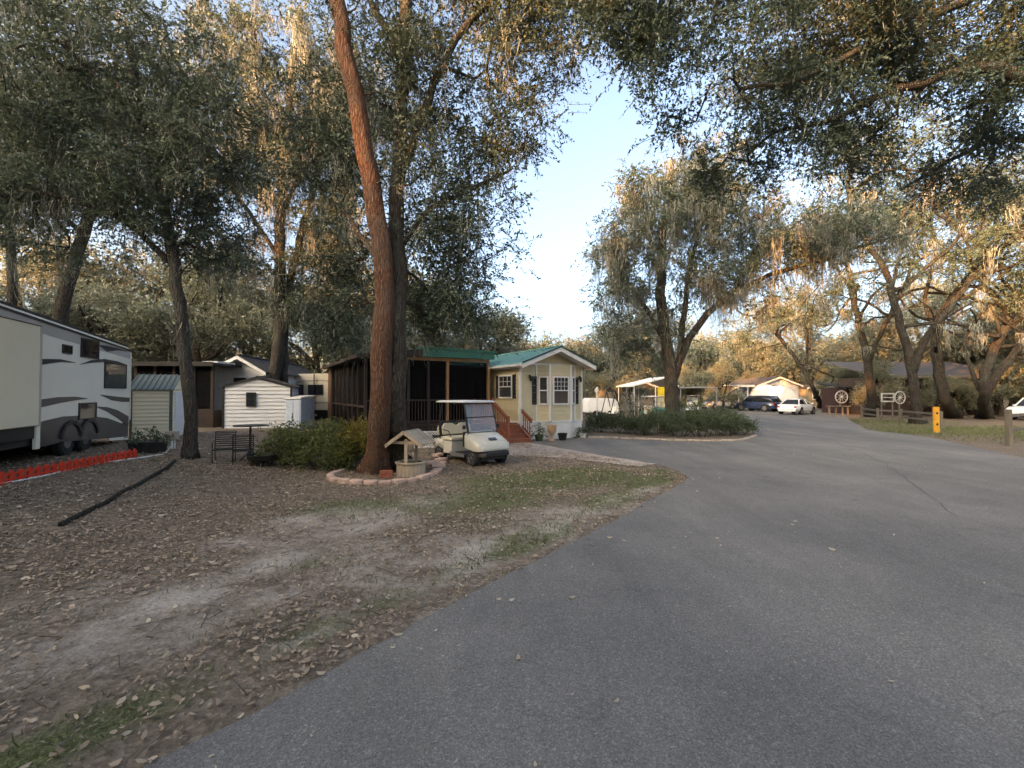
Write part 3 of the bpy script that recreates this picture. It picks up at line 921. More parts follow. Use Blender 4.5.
# big oak standing beyond the right edge, boughs over the road
b = Vector((13.5, 9.0, 0))
tree('oak_tree', 'large oak beyond the right edge whose boughs overhang the road', tuple(b),
     [([tuple(b), (13.4, 9.0, 2.5), (13.0, 9.2, 5), (12.6, 9.4, 8), (12.2, 9.6, 11)], 0.5, 0.22),
      ([(13.2, 9.1, 4.2), *limb((1060, 110, 10), (1000, 70, 10), (940, 78, 10.2), (880, 95, 10.4), (830, 120, 10.6), (780, 130, 11))], 0.22, 0.04),
      ([(12.9, 9.2, 5.6), *limb((1050, -20, 9.8), (973, -2, 9.8), (915, 24, 9.8), (857, 50, 9.8), (800, 80, 9.8), (740, 90, 9.8))], 0.16, 0.04),
      ([(12.7, 9.3, 7.5), *limb((960, -120, 9.5), (860, -90, 9), (760, -40, 8.8), (690, 0, 8.7), (640, 40, 8.7))], 0.15, 0.03),
      ([(13.2, 9.1, 4.0), *limb((1080, 170, 11), (1010, 140, 12), (950, 160, 13), (900, 190, 14))], 0.14, 0.04)],
     [E(655, 35, 8.8, 55, 55, 0.9, 1.3), E(605, 5, 8.8, 45, 40, 0.8, 1.2), E(690, 95, 9.4, 45, 35, .9, 1.0), E(740, 10, 9, 65, 50, 1.2), E(800, 110, 10.5, 75, 45, 1.2, 1.1), E(900, 70, 10.5, 90, 55, 1.6, .9), E(860, 0, 10, 110, 60, 1.8), E(1000, 60, 10.5, 60, 80, 1.8),
      E(860, 150, 11.5, 60, 40, 1.2, 1.0), E(740, 170, 12, 50, 40, 1.0, 1.0), E(990, 170, 12.5, 60, 40, 1.8, .8), E(800, -100, 10, 190, 70, 2.5), E(920, 20, 11.5, 130, 60, 1.5), E(790, 60, 12, 80, 60, 1.2)], 540,
     leaf=0.080, crad=0.36, nspr=28, nleaf=12, moss=70, mosslen=1.1, seed=27, step=0.45, lmat='oak_leaves_dark', mossw=0.024)

# sinuous live oaks in the grass on the right
def roak(label, px, py, limbs, ells, ncl, seed, moss=90, fl=0.9):
    b = G(px, py)
    first = [tuple(b)] + limbs[0][0]
    limbs = [(first, limbs[0][1], limbs[0][2])] + limbs[1:]
    limbs = [(q, a * .72, b_ * .85) for q, a, b_ in limbs]
    rl = np.random.default_rng(seed * 7)
    extra = []
    for q, a, b_ in limbs:
        if a < .15: continue
        P_ = [np.array(v_, float) for v_ in q]
        for t_ in (.4, .5, .6, .7, .8, .9):
            k_ = int(t_ * (len(P_) - 1)); p_ = P_[k_] + (P_[k_ + 1] - P_[k_]) * rl.random()
            if p_[2] < 3.0: continue
            an = rl.uniform(0, 2 * PI); cur = p_.copy(); pts = [tuple(cur)]; dz = rl.uniform(.1, .7)
            for s_ in range(5):
                an += rl.normal() * .75; dz += rl.normal() * .45
                cur = cur + np.array([math.cos(an) * 1.2, math.sin(an) * .9, dz * .9]); pts.append(tuple(cur))
            extra.append((pts, .12, .04))
    limbs = limbs + extra
    tree('oak_tree', label, tuple(b), limbs, ells, ncl, leaf=0.13, crad=0.68, nspr=20, nleaf=11, moss=moss, mosslen=2.2, seed=seed, step=0.8, mossw=0.035, nmoss=32, mspread=0.19, tipr=0.026, wig=0.30, bark='dark_bark', fl=fl)
Y = 36
roak('upright oak at the grass corner beside the wagon wheel', 872, 417,
     [(limb((871, 395, Y), (866, 355, Y), (857, 315, Y), (850, 275, Y), (847, 235, Y)), 0.52, 0.16), (limb((869, 360, Y), (885, 325, Y), (902, 290, Y), (915, 255, Y)), 0.26, 0.10),
      (limb((852, 290, Y), (830, 260, Y), (800, 245, Y)), 0.14, 0.06)],
     [E(850, 215, Y, 50, 40, 5), E(905, 225, Y, 40, 35, 4), E(850, 300, Y, 25, 40, 3, .6), E(810, 240, Y, 35, 30, 4)], 200, 31, 110)
Y = 29
roak('forked oak behind the rail fence near the yellow post', 917, 424,
     [(limb((914, 395, Y), (908, 350, Y), (895, 305, Y), (885, 270, Y), (866, 240, Y), (850, 205, Y), (850, 160, Y)), 0.42, 0.12),
      (limb((911, 372, Y), (928, 335, Y), (955, 300, Y), (985, 262, Y), (1010, 240, Y), (1040, 225, Y)), 0.30, 0.12), (limb((890, 290, Y), (905, 240, Y), (915, 200, Y), (905, 165, Y)), 0.14, 0.06),
      (limb((975, 275, Y), (960, 230, Y), (930, 205, Y), (935, 165, Y)), 0.12, 0.05)],
     [E(900, 260, Y, 60, 40, 4, .7), E(980, 240, Y, 50, 40, 4, .7), E(860, 150, Y, 50, 35, 4), E(920, 140, Y, 45, 35, 4), E(990, 190, Y, 50, 35, 4), E(880, 200, Y, 40, 30, 3, .5)], 200, 33, 80)
Y = 33
roak('curved oak trunk leaning left of the porch posts', 953, 418,
     [(limb((945, 398, Y), (938, 365, Y), (938, 330, Y), (955, 295, Y), (985, 262, Y), (1020, 235, Y), (1060, 215, Y)), 0.60, 0.18),
      (limb((938, 340, Y), (925, 300, Y), (935, 255, Y), (930, 215, Y)), 0.2, 0.08)],
     [E(1010, 190, Y, 60, 40, 4), E(930, 190, Y, 40, 35, 4), E(1060, 210, Y, 40, 40, 4)], 170, 35, 60)
Y = 30
roak('thick multi trunk oak with limbs sweeping right', 985, 418,
     [(limb((984, 395, Y), (990, 360, Y), (1005, 325, Y), (1030, 290, Y), (1070, 260, Y)), 0.55, 0.2),
      (limb((988, 385, Y), (1005, 365, Y), (1030, 335, Y), (1070, 310, Y)), 0.38, 0.15), (limb((984, 400, Y), (972, 370, Y), (965, 340, Y), (985, 310, Y), (1010, 300, Y)), 0.2, 0.06),
      (limb((1000, 335, Y), (985, 300, Y), (960, 310, Y), (930, 330, Y)), 0.12, 0.05), (limb((1020, 300, Y), (1000, 270, Y), (1015, 235, Y)), 0.12, 0.05)],
     [E(1030, 240, Y, 60, 45, 4), E(1060, 300, Y, 40, 40, 3), E(1000, 290, Y, 45, 25, 3, .5), E(960, 250, Y, 40, 25, 3, .5)], 170, 37, 60)
Y = 48
roak('slanting oak above the white sedan', 822, 408,
     [(limb((815, 392, Y), (802, 368, Y), (785, 345, Y), (770, 325, Y), (765, 300, Y)), 0.45, 0.18), (limb((805, 372, Y), (808, 340, Y), (800, 310, Y)), 0.2, 0.1)],
     [E(770, 310, Y, 50, 30, 5), E(810, 300, Y, 40, 35, 5), E(740, 340, Y, 30, 25, 4)], 170, 39, 120)

# ------------------------------------------------------------------ background trees: three kinds, then copies
def proto_tree(seed, h, w, ncl, lmat, leaf, yshift=0, moss=60, label='', nspr=13, nleaf=9):
    r = np.random.default_rng(seed)
    lx = lambda s: r.normal() * s
    limbs = [([(0, 0, 0), (lx(.2), lx(.2), h * .15), (lx(.5), lx(.5), h * .35), (lx(.8), lx(.8), h * .6), (lx(1), lx(1), h * .85)], 0.42, 0.12)]
    for k in range(5):
        a = k * 2 * PI / 5 + lx(.4); z0 = h * (.2 + .07 * k)
        limbs.append(([(0, 0, z0), (math.cos(a) * w * .3, math.sin(a) * w * .3, z0 + h * .16), (math.cos(a) * w * .7, math.sin(a) * w * .7, z0 + h * .28)], 0.22, 0.07))
    ells = [((0, 0, h * .8), (w * .55, w * .55, h * .2), 1)]
    for k in range(7):
        a = r.uniform(0, 2 * PI); q = r.uniform(.4, .8)
        ells.append(((math.cos(a) * w * q, math.sin(a) * w * q, h * r.uniform(.3, .8)), (w * r.uniform(.25, .45), w * r.uniform(.25, .45), h * r.uniform(.09, .17)), 1))
    return tree('oak_tree', label, (0, 0, 0), limbs, ells, ncl, leaf=leaf, crad=1.0, nspr=nspr, nleaf=nleaf, moss=moss, mosslen=2.2, seed=seed, step=1.0, bark='far_bark', lmat=lmat,
                mossw=0.06, nmoss=10, mspread=0.3, tipr=0.025, slen=(0.4, 0.9), nmin=3)
GB = 'oaks forming the wood behind the homes'
LB = 'tall grey green oak in the wood behind the homes'
LY = 'yellowish oak catching low sun beyond the far homes'
GY_ = 'yellowish oaks beyond the far homes'
LO = 'unseen oak added outside the picture to block the low sun'
GO = 'unseen oaks added as sun blockers'
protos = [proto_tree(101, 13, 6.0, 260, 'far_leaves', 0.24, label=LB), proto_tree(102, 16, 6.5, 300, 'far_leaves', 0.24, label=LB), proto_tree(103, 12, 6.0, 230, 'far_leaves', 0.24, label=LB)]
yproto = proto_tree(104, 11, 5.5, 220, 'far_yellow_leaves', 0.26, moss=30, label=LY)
for q in protos: q['group'] = GB
yproto['group'] = GY_
used = set()
def put(k, x, y, s=1.0, rz=0.0, label=None, group=None):
    p = protos[k] if k < 3 else yproto
    if k in used: p = copy_tree(p)
    used.add(k)
    p.location = (x, y, float(gz(x, y)) - 0.05); p.rotation_euler = (0, 0, rz); p.scale = (s, s, s * random.uniform(.9, 1.08))
    if label: p['label'] = label
    if group: p['group'] = group
    return p
random.seed(4)
# (px, distance, scale, kind)
bgt = [(-60, 26, .8, 0), (30, 36, 1.0, 1), (95, 31, .8, 2), (150, 38, 1.05, 0), (205, 33, 0.9, 1), (250, 41, 1.1, 2), (318, 34, .85, 0), (350, 44, 1.05, 1), (400, 37, .95, 2), (440, 48, .95, 1), (482, 42, .8, 0),
       (515, 56, .72, 2), (548, 62, .72, 2), (580, 58, .72, 0), (612, 46, .8, 0), (640, 52, .85, 1), (700, 66, .85, 2), (735, 74, .85, 1), (770, 66, .8, 0), (810, 64, 1.0, 1), (850, 60, .85, 2),
       (885, 50, .9, 0), (925, 54, 1.05, 1), (965, 50, .9, 2), (1010, 46, 1.0, 0), (1050, 40, 1.0, 1), (1095, 34, .9, 2)]
for px, Yd, s, k in bgt:
    x = (px - 512) / F * Yd
    put(k, x, Yd, s, random.uniform(0, 6.28))
for px, Yd, s in [(553, 64, 1.0), (583, 58, .85), (530, 60, .8), (565, 80, .85), (535, 72, .75), (720, 88, .9), (760, 92, 1.0), (820, 86, .9), (870, 78, .9), (940, 72, .9), (1000, 66, 1.0), (130, 56, 1.0), (60, 60, 1.05), (690, 80, .7)]:
    put(3, (px - 512) / F * Yd, Yd, s, random.uniform(0, 6.28))
for px, Yd, s_ in ((722, 50, .42), (690, 44, .34), (880, 38, .30), (930, 39, .32), (965, 39, .3), (588, 41, .30), (598, 50, .36), (630, 41, .30), (646, 47, .34), (712, 58, .34), (738, 62, .36), (835, 56, .40), (850, 48, .36), (1000, 38, .34), (1018, 42, .36), (748, 60, .3)):
    put(int(px) % 3, (px - 512) / F * Yd, Yd, s_, random.uniform(0, 6.28), 'low bushy young oak growing between the far homes', 'low young oaks between the far homes')
# unseen oaks added left and behind the camera to keep the sun off
for k, (x, y, s) in enumerate(SHADE):
    put(k % 3, x, y, s, random.uniform(0, 6.28), LO if k == 0 or True else LO, GO)

# far wood closing the horizon, one mass
r = np.random.default_rng(300)
n = 900
ang = r.uniform(-1.02, 1.02, n); rad_ = r.uniform(88, 130, n)
cx = np.sin(ang) * rad_ * 1.25; cy = np.cos(ang) * rad_ * .95 + 8
hh = 6 + 6 * vn(cx, cy, 9, 2)
C = np.stack([cx, cy, r.random(n) ** 0.8 * hh + 0.5], 1)
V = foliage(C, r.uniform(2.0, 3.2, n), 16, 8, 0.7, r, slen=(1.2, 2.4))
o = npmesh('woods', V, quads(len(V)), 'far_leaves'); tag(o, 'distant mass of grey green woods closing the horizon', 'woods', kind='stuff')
X_ = lambda px, Y: (px - 512) / F * Y
# ------------------------------------------------------------------ materials for built things
mat('cream_siding', (0.58, 0.50, 0.32), 0.6, 0.08, 1.5, 0.1, dirt=0.08)
mat('white_siding', (0.64, 0.66, 0.67), 0.6, 0.05, 1.5, 0.1, dirt=0.08)
mat('white_trim', (0.72, 0.72, 0.69), 0.5, 0.06, 2, 0.05, dirt=0.15)
mat('blue_siding', (0.42, 0.50, 0.60), 0.6, 0.08, 1.5, 0.1)
mat('pale_blue_panel', (0.50, 0.58, 0.68), 0.6, 0.08, 1.5, 0.1, dirt=0.2)
mat('teal_metal', (0.14, 0.34, 0.32), 0.4, 0.15, 1.2, 0.05, spec=0.5, dirt=0.2)
mat('green_metal', (0.012, 0.13, 0.085), 0.45, 0.15, 1.2, 0.05, spec=0.5, dirt=0.2)
mat('slate_green_metal', (0.10, 0.135, 0.125), 0.45, 0.2, 1.2, 0.05, spec=0.5, dirt=0.3)
mat('grey_shingle', (0.085, 0.085, 0.09), 0.9, 0.35, 6, 0.5)
mat('dark_trim', (0.018, 0.018, 0.018), 0.5, 0.2, 3, 0.05)
mat('black_plastic', (0.014, 0.014, 0.014), 0.5, 0.2, 3, 0.05)
mat('rubber', (0.016, 0.016, 0.016), 0.85, 0.25, 6, 0.2)
mat('tan_wood', (0.42, 0.24, 0.13), 0.75, 0.25, 3, 0.3, stretch=(1, 1, .15))
mat('grey_wood', (0.12, 0.105, 0.085), 0.85, 0.3, 4, 0.4, stretch=(1, 1, .2))
mat('pale_wood', (0.34, 0.275, 0.20), 0.8, 0.3, 4, 0.4, stretch=(1, 1, .25), dirt=0.3)
mat('red_wood', (0.26, 0.085, 0.045), 0.6, 0.25, 3, 0.2)
mat('dark_wood', (0.040, 0.028, 0.023), 0.75, 0.3, 3, 0.3)
mat('brown_wood', (0.17, 0.085, 0.05), 0.75, 0.3, 3, 0.3)
mat('camper_skin', (0.76, 0.705, 0.58), 0.35, 0.04, 0.8, 0.02, spec=0.5)
mat('camper_cream', (0.80, 0.71, 0.52), 0.4, 0.04, 0.8, 0.02, spec=0.5)
mat('camper_grey', (0.42, 0.40, 0.36), 0.35, 0.06, 0.8, 0.02, spec=0.5)
mat('graphite', (0.028, 0.03, 0.036), 0.35, 0.12, 1, 0.02, spec=0.5)
mat('steel', (0.35, 0.35, 0.36), 0.35, 0.15, 4, 0.05, metal=0.8)
mat('red_plastic', (0.64, 0.05, 0.022), 0.5, 0.15, 4, 0.05)
mat('white_plastic', (0.70, 0.70, 0.66), 0.45, 0.1, 4, 0.05, dirt=0.25)
mat('cart_cream', (0.48, 0.465, 0.395), 0.25, 0.05, 2, 0.0, spec=0.6, dirt=0.15)
mat('seat_vinyl', (0.50, 0.46, 0.35), 0.5, 0.08, 3, 0.05)
mat('pink_stone', (0.50, 0.345, 0.27), 0.9, 0.3, 5, 0.5, dirt=0.3)
mat('red_brick', (0.24, 0.075, 0.045), 0.9, 0.3, 6, 0.5)
mat('terracotta', (0.48, 0.30, 0.18), 0.8, 0.15, 4, 0.2)
mat('green_pot', (0.03, 0.06, 0.03), 0.6, 0.2, 4, 0.1)
mat('yellow_paint', (0.55, 0.26, 0.025), 0.6, 0.2, 4, 0.2, dirt=0.3)
mat('car_white', (0.72, 0.73, 0.74), 0.2, 0.02, 1, 0, spec=0.6)
mat('car_navy', (0.022, 0.035, 0.075), 0.2, 0.05, 1, 0, spec=0.6)
mat('car_black', (0.015, 0.015, 0.017), 0.2, 0.05, 1, 0, spec=0.6)
mat('car_silver', (0.36, 0.40, 0.42), 0.25, 0.05, 1, 0, metal=0.4)
mat('tarp_white', (0.66, 0.67, 0.68), 0.7, 0.06, 1.2, 0.3)
mat('yellow_tarp', (0.62, 0.46, 0.03), 0.6, 0.12, 2, 0.3)
mat('orange_siding', (0.30, 0.25, 0.17), 0.7, 0.12, 2, 0.2)
mat('maroon', (0.028, 0.012, 0.013), 0.5, 0.2, 2, 0.1)
mat('tail_red', (0.35, 0.012, 0.01), 0.25, 0.05, 1, 0)
mat('lamp_lens', (0.55, 0.55, 0.52), 0.15, 0.05, 1, 0, spec=0.7)
mat('cart_green', (0.03, 0.14, 0.09), 0.3, 0.1, 1, 0)
mat('curtain', (0.40, 0.38, 0.33), 0.85, 0.15, 3, 0.2, stretch=(6, 6, .3))
mat('dark_inside', (0.02, 0.018, 0.016), 0.9, 0.3, 2, 0)

def glassy(name, col, rough=0.08, alpha=1.0, gcol=None):
    m, nt, out = _nt(name)
    p = nt.nodes.new('ShaderNodeBsdfPrincipled')
    p.inputs['Base Color'].default_value = tuple(col) + (1,); p.inputs['Roughness'].default_value = rough; p.inputs['Specular IOR Level'].default_value = 0.7
    n1 = noise(nt, coords(nt), 1.2, 3); nt.links.new(bump(nt, n1, 0.12, 0.02), p.inputs['Normal'])
    if alpha < 1:
        tr = nt.nodes.new('ShaderNodeBsdfTransparent'); mx = nt.nodes.new('ShaderNodeMixShader'); mx.inputs[0].default_value = alpha
        nt.links.new(tr.outputs[0], mx.inputs[1]); nt.links.new(p.outputs[0], mx.inputs[2]); nt.links.new(mx.outputs[0], out.inputs[0])
    else: nt.links.new(p.outputs[0], out.inputs[0])
    MATS[name] = m
glassy('dark_glass', (0.012, 0.014, 0.016)); glassy('window_glass', (0.05, 0.055, 0.06), 0.08, 0.72); glassy('windshield', (0.35, 0.38, 0.42), 0.1, 0.32)
glassy('insect_screen', (0.012, 0.012, 0.013), 0.9, 0.78)
MATS['insect_screen'].node_tree.nodes['Principled BSDF'].inputs['Specular IOR Level'].default_value = 0.0

def lattice_mat(name, col, cell, th):
    """diagonal lattice: real openings through alpha"""
    m, nt, out = _nt(name)
    p = nt.nodes.new('ShaderNodeBsdfPrincipled'); p.inputs['Base Color'].default_value = tuple(col) + (1,); p.inputs['Roughness'].default_value = .7
    nt.links.new(p.outputs[0], out.inputs[0]); MATS[name] = m

def window(par, M, u, z, w, h, d=0.05, trim='white_trim', glass='window_glass', cross=(0, 1), fw=0.06, curtain=True, grid=None, name='window', out=.045):
    """window in wall frame M (outward -y): u,z lower-left corner"""
    M = M @ Matrix.Translation((0, -out, 0))
    mb = MB().at(M)
    e = out + .004
    mb.bx(u - fw, u, -d, e, z - fw, z + h + fw); mb.bx(u + w, u + w + fw, -d, e, z - fw, z + h + fw)
    mb.bx(u, u + w, -d, e, z - fw, z); mb.bx(u, u + w, -d, e, z + h, z + h + fw); mb.bx(u, u + w, .002, .012, z, z + h)
    nx_, nz_ = cross
    for i in range(nx_): x = u + w * (i + 1) / (nx_ + 1); mb.bx(x - .02, x + .02, -d + .012, 0.0, z, z + h)
    for i in range(nz_): q = z + h * (i + 1) / (nz_ + 1); mb.bx(u, u + w, -d + .008, 0.0, q - .022, q + .022)
    if grid:
        gx_, gz_, zl = grid
        for i in range(1, gx_): x = u + w * i / gx_; mb.bx(x - .008, x + .008, -d + .018, -.006, z + h * zl, z + h)
        for i in range(1, gz_): q = z + h * (zl + (1 - zl) * i / gz_); mb.bx(u, u + w, -d + .02, -.006, q - .008, q + .008)
    f = mb.build(name, trim, par)
    g = MB().at(M).bx(u + .002, u + w - .002, -0.022, -0.012, z + .002, z + h - .002).build('pane', glass, f)
    if curtain:
        MB().at(M).bx(u + .004, u + w - .004, -0.0055, -0.001, z + h * (.5 if curtain == 'half' else .0) + .004, z + h - .004).build('curtain', 'curtain', f)
    return f

def ribbed(mb, x0, x1, z0fn, y0, y1, th=0.03, rib=0.35):
    """metal roof slope: z0fn(x) top surface; ribs run along x"""
    pts = [(x0, z0fn(x0)), (x1, z0fn(x1))]
    mb.prism([(x0, z0fn(x0)), (x1, z0fn(x1)), (x1, z0fn(x1) - th), (x0, z0fn(x0) - th)], y0, y1)
    y = y0 + .02
    while y < y1:
        mb.prism([(x0, z0fn(x0) + .002), (x1, z0fn(x1) + .002), (x1, z0fn(x1) + .03), (x0, z0fn(x0) + .03)], y, y + .025)
        y += rib

def gable_roof(par, w, y0, y1, ze, zr, ov, m, th=0.05, name='roof', xr=None):
    xr = w / 2 if xr is None else xr
    L = lambda x: ze + (zr - ze) * (x + ov) / (xr + ov)
    Rr = lambda x: ze + (zr - ze) * (w + ov - x) / (w + ov - xr)
    mb = MB()
    ribbed(mb, -ov, xr - .001, L, y0, y1, th); ribbed(mb, xr + .001, w + ov, Rr, y0, y1, th)
    mb.bx(xr - .09, xr + .09, y0 + .003, y1 - .003, zr - .005, zr + .045)
    return mb.build(name, m, par)

RZ = R(29.9)
# ------------------------------------------------------------------ cream park home
oA = Vector((0.34, 19.1, 0))
h = empty('mobile_home', oA, RZ, 'cream sided small home with teal metal roof, bay window and black shutters', 'mobile home')
WD, LN = 3.30, 10.5; ZS = .77; ZE = 3.22; ZR = 3.93
Ffront = Fm(0, 0, 0, 0); Fleft = Fm(0, LN, 0, -PI / 2); Fright = Fm(WD, 0, 0, PI / 2)
mb = MB()
mb.at(Fm(0, 0)); mb.siding(0, .83, ZS, ZE, .155); mb.siding(2.87, WD, ZS, ZE, .155)
mb.at(Fm(.83, 0, 0, -math.atan2(.3, .5))); mb.siding(0, math.hypot(.5, .3), ZS, ZE, .155)
mb.at(Fm(1.33, -.3)); mb.siding(0, 1.09, ZS, ZE, .155)
mb.at(Fm(2.42, -.3, 0, math.atan2(.3, .45))); mb.siding(0, math.hypot(.45, .3), ZS, ZE, .155)
mb.at(Fleft); mb.siding(0, LN, ZS, ZE, .155); mb.at(Fright); mb.siding(0, LN, ZS, ZE, .155)
mb.at(Fm(WD, LN, 0, PI)); mb.siding(0, WD, ZS, ZE, .155)
mb.at(Fm(0, -.02)); mb.siding(0, WD, ZE + .0, ZR - .05, .155, lf=lambda z: (z - ZE) / (ZR - ZE) * WD / 2, rf=lambda z: WD - (z - ZE) / (ZR - ZE) * WD / 2)
mb.build('wall', 'cream_siding', h)
mb = MB()
for M, u in ((Fm(0, 0), -.03), (Fm(0, 0), WD - .07), (Fm(0, 0, 0), .78), (Fm(1.33, -.3), -.06), (Fm(1.33, -.3), 1.07), (Fm(0, 0), 2.84)):
    mb.at(M).bx(u, u + .09, -.045, .03, ZS, ZE)
mb.at(Fleft).bx(LN - .06, LN + .03, -.045, 0.02, ZS, ZE)
mb.at(Fright).bx(-.03, .06, -.045, 0.02, ZS, ZE)
mb.at(None).bx(-.06, WD + .06, -.07, .01, ZE - .01, ZE + .07)
mb.build('corner_trim', 'white_trim', h)
mb = MB()
for M, a, b_ in ((Fm(0, 0), -.02, .83), (Fm(1.33, -.3), 0, 1.09), (Fm(0, 0), 2.87, WD + .02), (Fm(.83, 0, 0, -math.atan2(.3, .5)), 0, .583), (Fm(2.42, -.3, 0, math.atan2(.3, .45)), 0, .54), (Fleft, 0, LN), (Fright, 0, LN)):
    mb.at(M); u = a
    mb.bx(a, b_, -.012, .05, 0, ZS - .05); mb.bx(a, b_, -.05, .05, ZS - .05, ZS + .02)
    while u < b_ - .02:
        mb.bx(u, u + .018, -.03, -.012, 0.01, ZS - .05); u += .13
mb.build('skirting', 'white_trim', h)
# roof with deep front overhang
gable_roof(h, WD, -.72, LN + .3, ZE + .02, ZR + .08, .30, 'teal_metal')
rf = MB()
ze, zr = ZE - .03, ZR + .03
for s in (0, 1):
    f = (lambda x: x) if s == 0 else (lambda x: WD - x)
    rf.prism([(f(-.29), ze - .16), (f(WD / 2), zr - .17), (f(WD / 2), zr + .0), (f(-.29), ze + .02)][::(1 if s == 0 else -1)], -.70, -.66)
rf.build('fascia', 'white_trim', h)
so_ = MB()
for s in (0, 1):
    f = (lambda x: x) if s == 0 else (lambda x: WD - x)
    so_.prism([(f(-.28), ze - .10), (f(WD / 2), zr - .11), (f(WD / 2), zr - .09), (f(-.28), ze - .08)], -.655, -.05)
so_.bx(-.28, -.02, -.655, LN + .2, ze - .125, ze - .105); so_.bx(WD + .02, WD + .28, -.655, LN + .2, ze - .125, ze - .105)
so_.build('soffit', 'white_trim', h)
rr_ = MB()
for s in (0, 1):
    f = (lambda x: x) if s == 0 else (lambda x: WD - x)
    rr_.prism([(f(-.32), ze + .03), (f(WD / 2), zr + .02), (f(WD / 2), zr + .075), (f(-.32), ze + .085)], -.735, -.703)
rr_.build('rake_edge', 'dark_trim', h)
g_ = MB(); g_.bx(-.36, -.29, -.65, LN + .2, ze - .08, ze + .02); g_.build('gutter', 'white_trim', h)
window(h, Fm(.83, 0, 0, -math.atan2(.3, .5)), .15, 1.55, .30, 1.12, cross=(0, 1), curtain='half')
window(h, Fm(1.33, -.3), .17, 1.55, .75, 1.12, cross=(0, 1), grid=(4, 3, .5), curtain='half')
window(h, Fm(2.42, -.3, 0, math.atan2(.3, .45)), .12, 1.55, .3, 1.12, cross=(0, 1), curtain='half')
wz = LN - 1.72
window(h, Fleft, wz, 1.82, 1.1, .92, cross=(0, 1), grid=(3, 2, .5), curtain='half')
window(h, Fleft, 3.2, 1.7, 0.9, 1.0); 
def shutter(M, u, z, w, hh):
    mb = MB().at(M); mb.bx(u, u + .04, -.065, -.02, z, z + hh); mb.bx(u + w - .04, u + w, -.065, -.02, z, z + hh)
    for q in (z, z + hh / 2 - .03, z + hh - .06): mb.bx(u + .04, u + w - .04, -.063, -.02, q, q + .06)
    q = z + .07
    while q < z + hh - .08:
        mb.add([(u + .04, -.055, q), (u + w - .04, -.055, q), (u + w - .04, -.03, q + .05), (u + .04, -.03, q + .05)], [(0, 1, 2, 3)]); q += .045
    return mb.build('shutter', 'dark_trim', h)
shutter(Fm(0, 0), .585, 1.5, .22, 1.22); shutter(Fm(0, 0), 2.86, 1.5, .22, 1.22)
shutter(Fleft, wz + 1.18, 1.76, .24, 1.04); shutter(Fleft, wz - .34, 1.76, .24, 1.04)
for uu in (.42, 3.12):
    lt = MB(); lt.bx(uu, uu + .08, -.06, -.02, 2.62, 2.78); lt.lathe((uu + .04, -.13, 2.50), [(.03, 0), (.06, .05), (.055, .18), (.02, .24)], 8); lt.build('wall_lamp', 'dark_trim', h)
dr_ = MB().at(Fleft); dr_.bx(5.9, 6.75, -.045, 0, ZS, ZS + 2.0); dob = dr_.build('door', 'white_trim', h)
MB().at(Fleft).bx(6.0, 6.65, -.055, -.046, ZS + 1.0, ZS + 1.85).build('pane', 'window_glass', dob)
MB().at(Fleft).lathe((5.98, -.075, ZS + 1.0), [(.03, -.02), (.03, .02)], 8).build('handle', 'steel', dob)

# wooden steps and rail on its left side
st = empty('steps', oA + Matrix.Rotation(RZ, 3, 'Z') @ Vector((-.08, -.4, 0)), RZ, 'red stained wooden steps with railing beside the cream home', 'steps')
# steps descend towards the camera (local -y)
mb = MB()
for i in range(4):
    z = .17 + i * .17; y = -.55 + i * .27
    mb.bx(-1.0, 0, y, y + .30, z - .045, z); 
mb.build('tread', 'red_wood', st, bev=.006)
mb = MB()
for i in range(4):
    z = .17 + i * .17; y = -.55 + i * .27
    mb.bx(-.98, -.02, y + .02, y + .045, z - .17, z - .046)
for x in (-1.03, .0):
    mb.add([(x, -.55, 0), (x, .75, 0), (x, .75, .74), (x, .52, .72), (x, -.55, .13)] + [(x + .035, -.55, 0), (x + .035, .75, 0), (x + .035, .75, .74), (x + .035, .52, .72), (x + .035, -.55, .13)],
           [(0, 1, 2, 3, 4), (9, 8, 7, 6, 5), (0, 5, 6, 1), (1, 6, 7, 2), (2, 7, 8, 3), (3, 8, 9, 4), (4, 9, 5, 0)])
mb.build('stringer', 'red_wood', st)
MB().bx(-1.1, .03, .76, 2.6, .62, .70).build('landing', 'red_wood', st)
def railing(par, a, b, h0, wood, n=9, post=True):
    a = Vector(a); b = Vector(b); up = Vector((0, 0, 1))
    mb = MB(); mb.bar(a + up * h0, b + up * h0, .10, .045); mb.bar(a + up * (h0 - .09), b + up * (h0 - .09), .04, .08); mb.bar(a + up * .12, b + up * .12, .04, .07)
    rl = mb.build('rail', wood, par)
    for i in range(1, n):
        p = a.lerp(b, i / n); m2 = MB(); m2.bar(p + up * .12, p + up * (h0 - .1), .035); m2.build('baluster', wood, rl)
    if post:
        for p in (a, b):
            m2 = MB(); m2.bar(p - up * .1, p + up * (h0 + .08), .09); m2.build('post', wood, par)
railing(st, (-1.07, -.62, .1), (-1.07, .72, .76), .92, 'red_wood', 9)
railing(st, (-1.07, .76, .70), (-1.07, 2.5, .70), .95, 'red_wood', 10)
railing(st, (0.02, -.62, .1), (0.02, .15, .50), .80, 'red_wood', 5, False)

